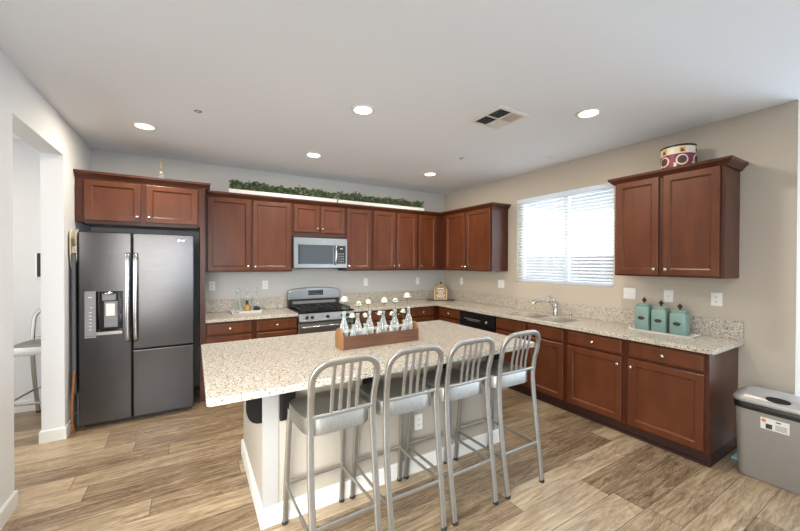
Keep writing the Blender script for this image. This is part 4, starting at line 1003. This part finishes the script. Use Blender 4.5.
# ------------------------------------------------------------------ canisters on a white tray
t = thing('canister_tray', 'shallow white tray under the teal canisters', 'tray', (-0.225, -3.56, zc))
bm = BM(); ringloft(bm, [(-0.305, -0.135, -3.80, -3.31, zc), (-0.313, -0.127, -3.81, -3.30, zc+0.014), (-0.307, -0.133, -3.804, -3.306, zc+0.014), (-0.302, -0.138, -3.798, -3.312, zc+0.005)], lambda u, v, w_: (u, v, w_)); obj('tray_body', bm, M_traywhite, t)
for s in (-1, 1):
    yc = -3.555+s*0.262; bm = BM(); tube(bm, bez([(-0.26, yc-s*0.012, zc+0.011), (-0.25, yc+s*0.012, zc+0.028), (-0.19, yc+s*0.012, zc+0.028), (-0.18, yc-s*0.012, zc+0.011)], 5), 0.004, 8); obj('tray_handle', bm, M_traywhite, t, smooth=True)
def canister(y, h, label):
    x = -0.218; z = zc+0.0053; r = 0.060
    t = thing('canister', label, 'canister', (x, y, z), 0, 'teal canisters')
    def sq(hw, c=0.012):
        o_ = []
        for sx, sy, a0 in ((1, -1, -90), (1, 1, 0), (-1, 1, 90), (-1, -1, 180)):
            for k in range(4):
                a = math.radians(a0+30*k); o_.append((x+sx*(hw-c)+c*math.cos(a), y+sy*(hw-c)+c*math.sin(a)))
        return o_
    def stack(lv, mat, nm):
        bm = BM(); rings = []
        for hw, zz, c in lv: rings.append([bm.verts.new((p[0], p[1], z+zz)) for p in sq(hw, c)])
        n_ = len(rings[0])
        for a, b in zip(rings, rings[1:]):
            for k in range(n_): bm.faces.new([a[k], a[(k+1)%n_], b[(k+1)%n_], b[k]])
        bm.faces.new(rings[0][::-1]); bm.faces.new(rings[-1])
        return smooth_by_angle(obj(nm, bm, mat, t), 50)
    b_ = stack([(r-0.004, 0, 0.010), (r, 0.005, 0.014), (r, h-0.020, 0.014), (r-0.005, h-0.010, 0.014), (r-0.012, h, 0.014)], M_teal, 'jar')
    l_ = stack([(r-0.014, h+0.0005, 0.012), (r-0.010, h+0.003, 0.012), (r-0.010, h+0.014, 0.012), (r-0.022, h+0.021, 0.012), (0.014, h+0.026, 0.006)], M_teallid, 'lid')
    bm = BM(); lathe(bm, [(0.014, h+0.0262), (0.008, h+0.031), (0.006, h+0.037), (0.017, h+0.045), (0.020, h+0.055), (0.015, h+0.065), (0.007, h+0.070), (0.006, h+0.078), (0.002, h+0.080)], (x, y, z), 14); obj('finial', bm, M_darkmetal, l_, smooth=True)
    bm = BM(); pl_ = [(y+0.029*math.cos(2*PI*k/24), z+h*0.50+0.016*math.sin(2*PI*k/24)) for k in range(24)]
    prism(bm, pl_, lambda u, v, w_: (x-r-w_, u, v), 0.0002, 0.003); lb_ = obj('oval_plate', bm, M_darkmetal, b_)
    bm = BM(); tube(bm, [(x-r-0.0035, y+0.016-0.032*k/20, z+h*0.50+0.003*math.sin(k*1.9)) for k in range(21)], 0.0008, 5); obj('plate_script', bm, M_greyplastic, b_)
canister(-3.402, 0.232, 'tallest teal canister with dark finial, leftmost on the white tray')
canister(-3.543, 0.215, 'middle teal canister with dark finial on the white tray')
canister(-3.688, 0.200, 'shortest teal canister with dark finial, rightmost on the white tray')

# ------------------------------------------------------------------ drum on the right wall cabinet
dx, dy, dz = -0.175, -3.648, 2.366
t = thing('toy_drum', 'burgundy and cream team drum with round head emblems on the right wall cabinet', 'drum', (dx, dy, dz))
dr = 0.128; dh = 0.245
def band(nm, mat, z0, z1, rad):
    bm = BM(); lathe(bm, [(rad-0.004, z0), (rad, z0+0.0005), (rad, z1-0.0005), (rad-0.004, z1)], (dx, dy, dz), 48); return smooth_by_angle(obj(nm, bm, mat, t), 40)
band('shell', M_burgundy, 0.001, 0.165, dr); band('upper_band', M_cream, 0.1655, 0.228, dr); band('rim', M_darkmetal, 0.2285, dh, dr+0.002)
def on_drum(ang, u, v, rr):  # ang in world about drum centre; u arc length
    a = ang+u/rr; return (dx+rr*math.cos(a), dy+rr*math.sin(a), dz+v)
def patch(nm, mat, ang, outline, rr, par=None):
    bm = BM(); n_ = len(outline)
    cu = sum(p[0] for p in outline)/n_; cv = sum(p[1] for p in outline)/n_
    rings = []
    for s, r2 in ((1.0, rr-0.0022), (1.0, rr), (0.66, rr), (0.33, rr)):
        rings.append([bm.verts.new(on_drum(ang, cu+(p[0]-cu)*s, cv+(p[1]-cv)*s, r2)) for p in outline])
    for a, b in zip(rings, rings[1:]):
        for k in range(n_): bm.faces.new([a[k], a[(k+1)%n_], b[(k+1)%n_], b[k]])
    c_ = bm.verts.new(on_drum(ang, cu, cv, rr))
    for k in range(n_): bm.faces.new([rings[-1][k], rings[-1][(k+1)%n_], c_])
    return obj(nm, bm, mat, par or t)
circ = lambda r, cu=0, cv=0, n_=28: [(cu+r*math.cos(2*PI*k/n_), cv+r*math.sin(2*PI*k/n_)) for k in range(n_)]
for j, ang in enumerate([math.radians(a) for a in (213, 213+62, 213-62, 213+124, 213-124)]):
    e = patch('emblem_disc', M_cream, ang, circ(0.046, 0, 0.108), dr+0.0022)
    patch('emblem_field', M_burgundy, ang, circ(0.035, 0, 0.108), dr+0.0038, e)
    patch('emblem_head', M_slot, ang, [(-0.014, 0.080), (0.007, 0.080), (0.009, 0.092), (0.018, 0.094), (0.023, 0.106), (0.017, 0.120), (0.009, 0.134), (-0.009, 0.137), (-0.021, 0.127), (-0.024, 0.108), (-0.019, 0.092)], dr+0.0052, e)
    patch('emblem_feather', M_cream, ang, [(-0.060, 0.050), (-0.045, 0.045), (-0.036, 0.062), (-0.042, 0.085), (-0.058, 0.090)], dr+0.0022)
    patch('gold_patch', M_gold, ang, [(-0.018, 0.174), (0.026, 0.174), (0.026, 0.220), (-0.018, 0.220)], dr+0.0022)
    patch('small_mark', M_burgundy, ang, [(-0.010, 0.175), (0.016, 0.175), (0.011, 0.198), (-0.002, 0.207), (-0.013, 0.197)], dr+0.0045)

# ------------------------------------------------------------------ greenery boxes on the cabinets, bottle
def leafbox(x0, x1, label, rot_=0):
    y0, y1, z0, z1 = -0.345, -0.235, 2.4105, 2.462
    t = thing('planter_box', label, 'planter', ((x0+x1)/2, (y0+y1)/2, z0), 0, 'white planter boxes on the cabinets')
    bm = BM(); ringloft(bm, [(x0, x1, y0, y1, z0), (x0, x1, y0, y1, z1), (x0+0.008, x1-0.008, y0+0.008, y1-0.008, z1), (x0+0.008, x1-0.008, y0+0.008, y1-0.008, z0+0.012)], lambda u, v, w_: (u, v, w_)); obj('box', bm, M_trim, t)
    bm = BM(); rnd = random.Random(int(x0*100)); n_ = int((x1-x0)*1700)
    for k in range(n_):
        x = rnd.uniform(x0+0.015, x1-0.015); env = 0.105+0.012*math.sin(x*9)+0.014*math.sin(x*23+1)+0.012*math.sin(x*61)
        yy = rnd.gauss((y0+y1)/2-0.01, 0.034); yy = max(y0-0.02, min(y1+0.03, yy)); zz = z1-0.010+rnd.random()**0.8*env
        if not (x0+0.01 < x < x1-0.01 and y0+0.01 < yy < y1-0.01): zz = max(zz, z1+0.012)
        d = Vector((rnd.uniform(-1, 1), rnd.uniform(-1, 1), rnd.uniform(-0.2, 1))).normalized(); s = d.orthogonal().normalized(); s.rotate(Matrix.Rotation(rnd.uniform(0, 6.28), 3, d))
        nn = d.cross(s); L_ = rnd.uniform(0.020, 0.034); W_ = L_*0.36; p = Vector((x, yy, zz))
        v = [bm.verts.new(p+q) for q in (Vector(), d*L_*0.5+s*W_+nn*0.002, d*L_, d*L_*0.5-s*W_+nn*0.002)]
        f = bm.faces.new(v); f.material_index = 1 if rnd.random() < 0.45 else 0
        f = bm.faces.new([bm.verts.new(q.co-nn*0.0008) for q in v[::-1]]); f.material_index = 0
    for k in range(int((x1-x0)*60)):
        x = rnd.uniform(x0+0.02, x1-0.02); yy = rnd.uniform(y0+0.02, y1-0.02)
        tube(bm, [(x, yy, z0+0.015), (x+rnd.uniform(-.02, .02), yy+rnd.uniform(-.02, .01), z1+rnd.uniform(0.02, 0.07))], 0.0015, 5)
    obj('foliage', bm, [M_leaf, M_leaf2], t)
leafbox(-3.59, -2.205, 'white planter box of boxwood greenery on cabinets left of the microwave side')
leafbox(-2.18, -0.685, 'white planter box of boxwood greenery on cabinets nearer the back corner')
t = thing('light_bottle', 'small glass bottle with upright gold twig on the refrigerator cabinet', 'bottle', (-4.27, -0.42, 2.4325))
bm = BM(); lathe(bm, [(0.026, 0), (0.030, 0.004), (0.030, 0.072), (0.026, 0.080), (0.014, 0.088), (0.014, 0.105)], (-4.27, -0.42, 2.4325-0.0), 18); obj('jar', bm, M_glass, t, smooth=True)
bm = BM(); lathe(bm, [(0.016, 0.1055), (0.016, 0.120), (0.012, 0.122)], (-4.27, -0.42, 2.4325), 14); obj('cap', bm, M_white, t)
bm = BM(); tube(bm, [(-4.27+0.007*math.cos(k*0.9), -0.42+0.007*math.sin(k*0.9), 2.555+k*0.0065) for k in range(22)], 0.004, 6); obj('gold_twig', bm, M_gold, t)

# ------------------------------------------------------------------ trash can
tx0, tx1, ty0, ty1 = -0.510, -0.215, -4.60, -4.112
t = thing('trash_can', 'silver grey plastic trash can with black band against the right wall', 'trash can', ((tx0+tx1)/2, (ty0+ty1)/2, 0))
def rrect(x0, x1, y0, y1, c, n_=6):
    o_ = []
    for px, py, a0 in ((x1-c, y0+c, -90), (x1-c, y1-c, 0), (x0+c, y1-c, 90), (x0+c, y0+c, 180)):
        for k in range(n_): a = math.radians(a0+90*k/(n_-1)); o_.append((px+c*math.cos(a), py+c*math.sin(a)))
    return o_
def rstack(lv, mat, nm, par=None, smooth=50):
    bm = BM(); rings = []
    for ins, zz, c in lv: rings.append([bm.verts.new((p[0], p[1], zz)) for p in rrect(tx0+ins, tx1-ins, ty0+ins, ty1-ins, c)])
    n_ = len(rings[0])
    for a, b in zip(rings, rings[1:]):
        for k in range(n_): bm.faces.new([a[k], a[(k+1)%n_], b[(k+1)%n_], b[k]])
    bm.faces.new(rings[0][::-1]); bm.faces.new(rings[-1]); return smooth_by_angle(obj(nm, bm, mat, par or t), smooth)
body = rstack([(0.035, 0.002, 0.05), (0.028, 0.012, 0.05), (0.012, 0.500, 0.06)], M_bin, 'body')
rstack([(0.006, 0.5005, 0.065), (0.004, 0.508, 0.065), (0.004, 0.545, 0.065), (0.008, 0.550, 0.065)], M_blackplastic, 'band')
lid = rstack([(0.0, 0.5505, 0.07), (-0.003, 0.560, 0.07), (0.0, 0.578, 0.07), (0.015, 0.600, 0.07), (0.040, 0.615, 0.06), (0.07, 0.618, 0.05)], M_bintop, 'lid')
bm = BM(); pl_ = [(-0.375+0.0, 0.0)]
pl_ = [(0.062*math.cos(2*PI*k/28), 0.020*math.sin(2*PI*k/28)) for k in range(28)]
prism(bm, pl_, lambda u, v, w_: (tx0+0.022+v*0.9, -4.355+u, 0.604+v*0.55+w_), 0.0, 0.006); obj('lid_grip', bm, M_blackplastic, lid)
BT = lambda u, v, w_: (tx0+0.0115+(0.500-v)*0.0328-w_, u, v)
bm = BM(); ringloft(bm, inset_rects(-4.412, -4.272, 0.390, 0.470, [(0, 0.0002), (0, 0.0012)]), BT); stk = obj('sticker', bm, M_white, body)
bm = BM(); prism(bm, [(-4.288+0.012*math.cos(2*PI*k/16), 0.450+0.012*math.sin(2*PI*k/16)) for k in range(16)], BT, 0.0013, 0.002); obj('orange_dot', bm, M_orange, body)
bm = BM(); ringloft(bm, inset_rects(-4.330, -4.298, 0.397, 0.431, [(0, 0.0013), (0, 0.002)]), BT); ringloft(bm, inset_rects(-4.372, -4.348, 0.451, 0.459, [(0, 0.0013), (0, 0.002)]), BT)
for k in range(4): ringloft(bm, inset_rects(-4.402, -4.345, 0.401+0.010*k, 0.404+0.010*k, [(0, 0.0013), (0, 0.0018)]), BT)
obj('printed_marks', bm, M_slot, body)
bm = BM(); box(bm, -0.28, -0.14, -4.098, -4.055, 0.0005, 0.020); o = obj('dustpan', bm, M_blue, loc=(-0.23, -4.07, 0), bevel=0.008); tag(o, 'pale blue plastic piece on the floor between end cabinet and trash can', 'dustpan')

# ------------------------------------------------------------------ ceiling fixtures
def can_light(x, y, label, power=None, group='recessed ceiling lights'):
    t = thing('recessed_light', label, 'ceiling light', (x, y, H), 0, group)
    bm = BM(); lathe(bm, [(0.072, -0.0005), (0.098, -0.0005), (0.096, -0.005), (0.078, -0.009), (0.072, -0.006), (0.072, -0.0005)], (x, y, H), 36, cap=False); obj('trim_ring', bm, M_white, t, smooth=True)
    bm = BM(); lathe(bm, [(0.0715, -0.001), (0.0715, -0.005), (0.05, -0.007), (0.01, -0.0075)], (x, y, H), 32); obj('lens', bm, M_lens, t, smooth=True)
    l = bpy.data.lights.new('lamp', 'AREA'); l.shape = 'DISK'; l.size = 0.14; l.energy = power or CAN_POWER; l.color = (1.0, 0.88, 0.72)
    o = bpy.data.objects.new('lamp', l); C.objects.link(o); o.parent = t; o.location = (0, 0, -0.012)
can_light(-4.351, -1.103, 'recessed ceiling light in front of the refrigerator, leftmost')
can_light(-2.760, -1.071, 'recessed ceiling light in front of the range')
can_light(-1.096, -1.076, 'recessed ceiling light nearest the back corner')
can_light(-2.769, -2.458, 'recessed ceiling light above the island')
can_light(-1.130, -3.380, 'recessed ceiling light left of the drum, near the window')
can_light(-5.95, -1.2, 'unseen recessed light added to brighten the hallway beyond the opening', 30)  # unseen lamp, added to lift the brightness of the hall
can_light(-4.35, -3.9, 'recessed ceiling light behind the camera on the left', 12)
can_light(-2.77, -5.3, 'recessed ceiling light behind the camera in the middle', 12)
can_light(-1.1, -5.3, 'recessed ceiling light behind the camera on the right', 12)
# supply vent with four louvre quadrants
vx0, vx1, vy0, vy1 = -1.866, -1.526, -3.100, -2.735
t = thing('ceiling_vent', 'square white ceiling vent with four louvre quadrants', 'vent', ((vx0+vx1)/2, (vy0+vy1)/2, H))
Tc = lambda u, v, w_: (u, v, H-0.0005-w_)
bm = BM(); ringloft(bm, inset_rects(vx0, vx1, vy0, vy1, [(0, 0), (0, 0.003), (0.006, 0.008), (0.030, 0.010), (0.032, 0.002)]), Tc, cap0=True); obj('frame', bm, M_ventlight, t)
vm = (vx0+vx1)/2; wm = (vy0+vy1)/2
quads = [('W', vx0+0.034, vm-0.006, vy0+0.034, wm-0.006, M_ventlight), ('S', vx0+0.034, vm-0.006, wm+0.006, vy1-0.034, M_ventlight), ('S', vm+0.006, vx1-0.034, vy0+0.034, wm-0.006, M_venttan), ('W', vm+0.006, vx1-0.034, wm+0.006, vy1-0.034, M_ventlight)]
bm = BM(); box(bm, vx0+0.033, vx1-0.033, vy0+0.033, vy1-0.033, H-0.004, H-0.003); obj('duct_opening', bm, M_ventdark, t)
bm = BM(); box(bm, vm-0.005, vm+0.005, vy0+0.033, vy1-0.033, H-0.012, H-0.0045); box(bm, vx0+0.033, vm-0.0055, wm-0.005, wm+0.005, H-0.012, H-0.0045); box(bm, vm+0.0055, vx1-0.033, wm-0.005, wm+0.005, H-0.012, H-0.0045); obj('cross_bar', bm, M_ventlight, t)
for qi, (dr_, a0, a1, b0, b1, mt) in enumerate(quads):
    bm = BM(); n_ = 6
    sg_ = 1 if qi in (2, 3) else -1
    for k in range(n_):
        if dr_ == 'S':
            y = b0+(b1-b0)*(k+0.5)/n_; s = 0.0075
            prism(bm, [(y-s*sg_, H-0.0045), (y-s*sg_+0.0015, H-0.0045), (y+s*sg_+0.0015, H-0.013), (y+s*sg_, H-0.013)], lambda u, v, w_: (w_, u, v), a0, a1)
        else:
            x = a0+(a1-a0)*(k+0.5)/n_; s = 0.0075
            prism(bm, [(x-s*sg_, H-0.0045), (x-s*sg_+0.0015, H-0.0045), (x+s*sg_+0.0015, H-0.013), (x+s*sg_, H-0.013)], lambda u, v, w_: (u, w_, v), b0, b1)
    obj('louvres', bm, mt, t)
def sprinkler(x, y, label, r=0.03, d=0.012):
    bm = BM(); lathe(bm, [(r, 0.0), (r, -0.002), (r*0.9, -0.004), (r*0.4, -0.005), (r*0.4, -d), (r*0.2, -d-0.001)] if d > 0.01 else [(r, 0), (r, -0.004), (r*0.8, -0.008), (r*0.1, -0.009)], (x, y, H-0.0005), 24)
    o = obj('fire_sprinkler', bm, M_ventlight if d < 0.01 else M_knob, loc=(x, y, H-0.0005), smooth=True); tag(o, label, 'sprinkler')
sprinkler(-3.931, -1.727, 'small ceiling sprinkler above the refrigerator side, left of the island light')
sprinkler(-1.207, -1.881, 'small ceiling sprinkler between the vent and the back corner light')
sprinkler(-0.338, -2.458, 'round white ceiling cover close to the top of the window', 0.055, 0.008)

# picture on the hall wall
t = thing('wall_picture', 'narrow black picture with white edge on the hallway wall', 'picture', (-5.27, -0.012, 1.52))
bm = BM(); box(bm, -5.382, -5.12, -0.022, -0.0005, 1.395, 1.650); obj('frame', bm, M_white, t)
bm = BM(); box(bm, -5.366, -5.122, -0.0265, -0.0225, 1.399, 1.646); obj('black_panel', bm, M_blackplastic, t)
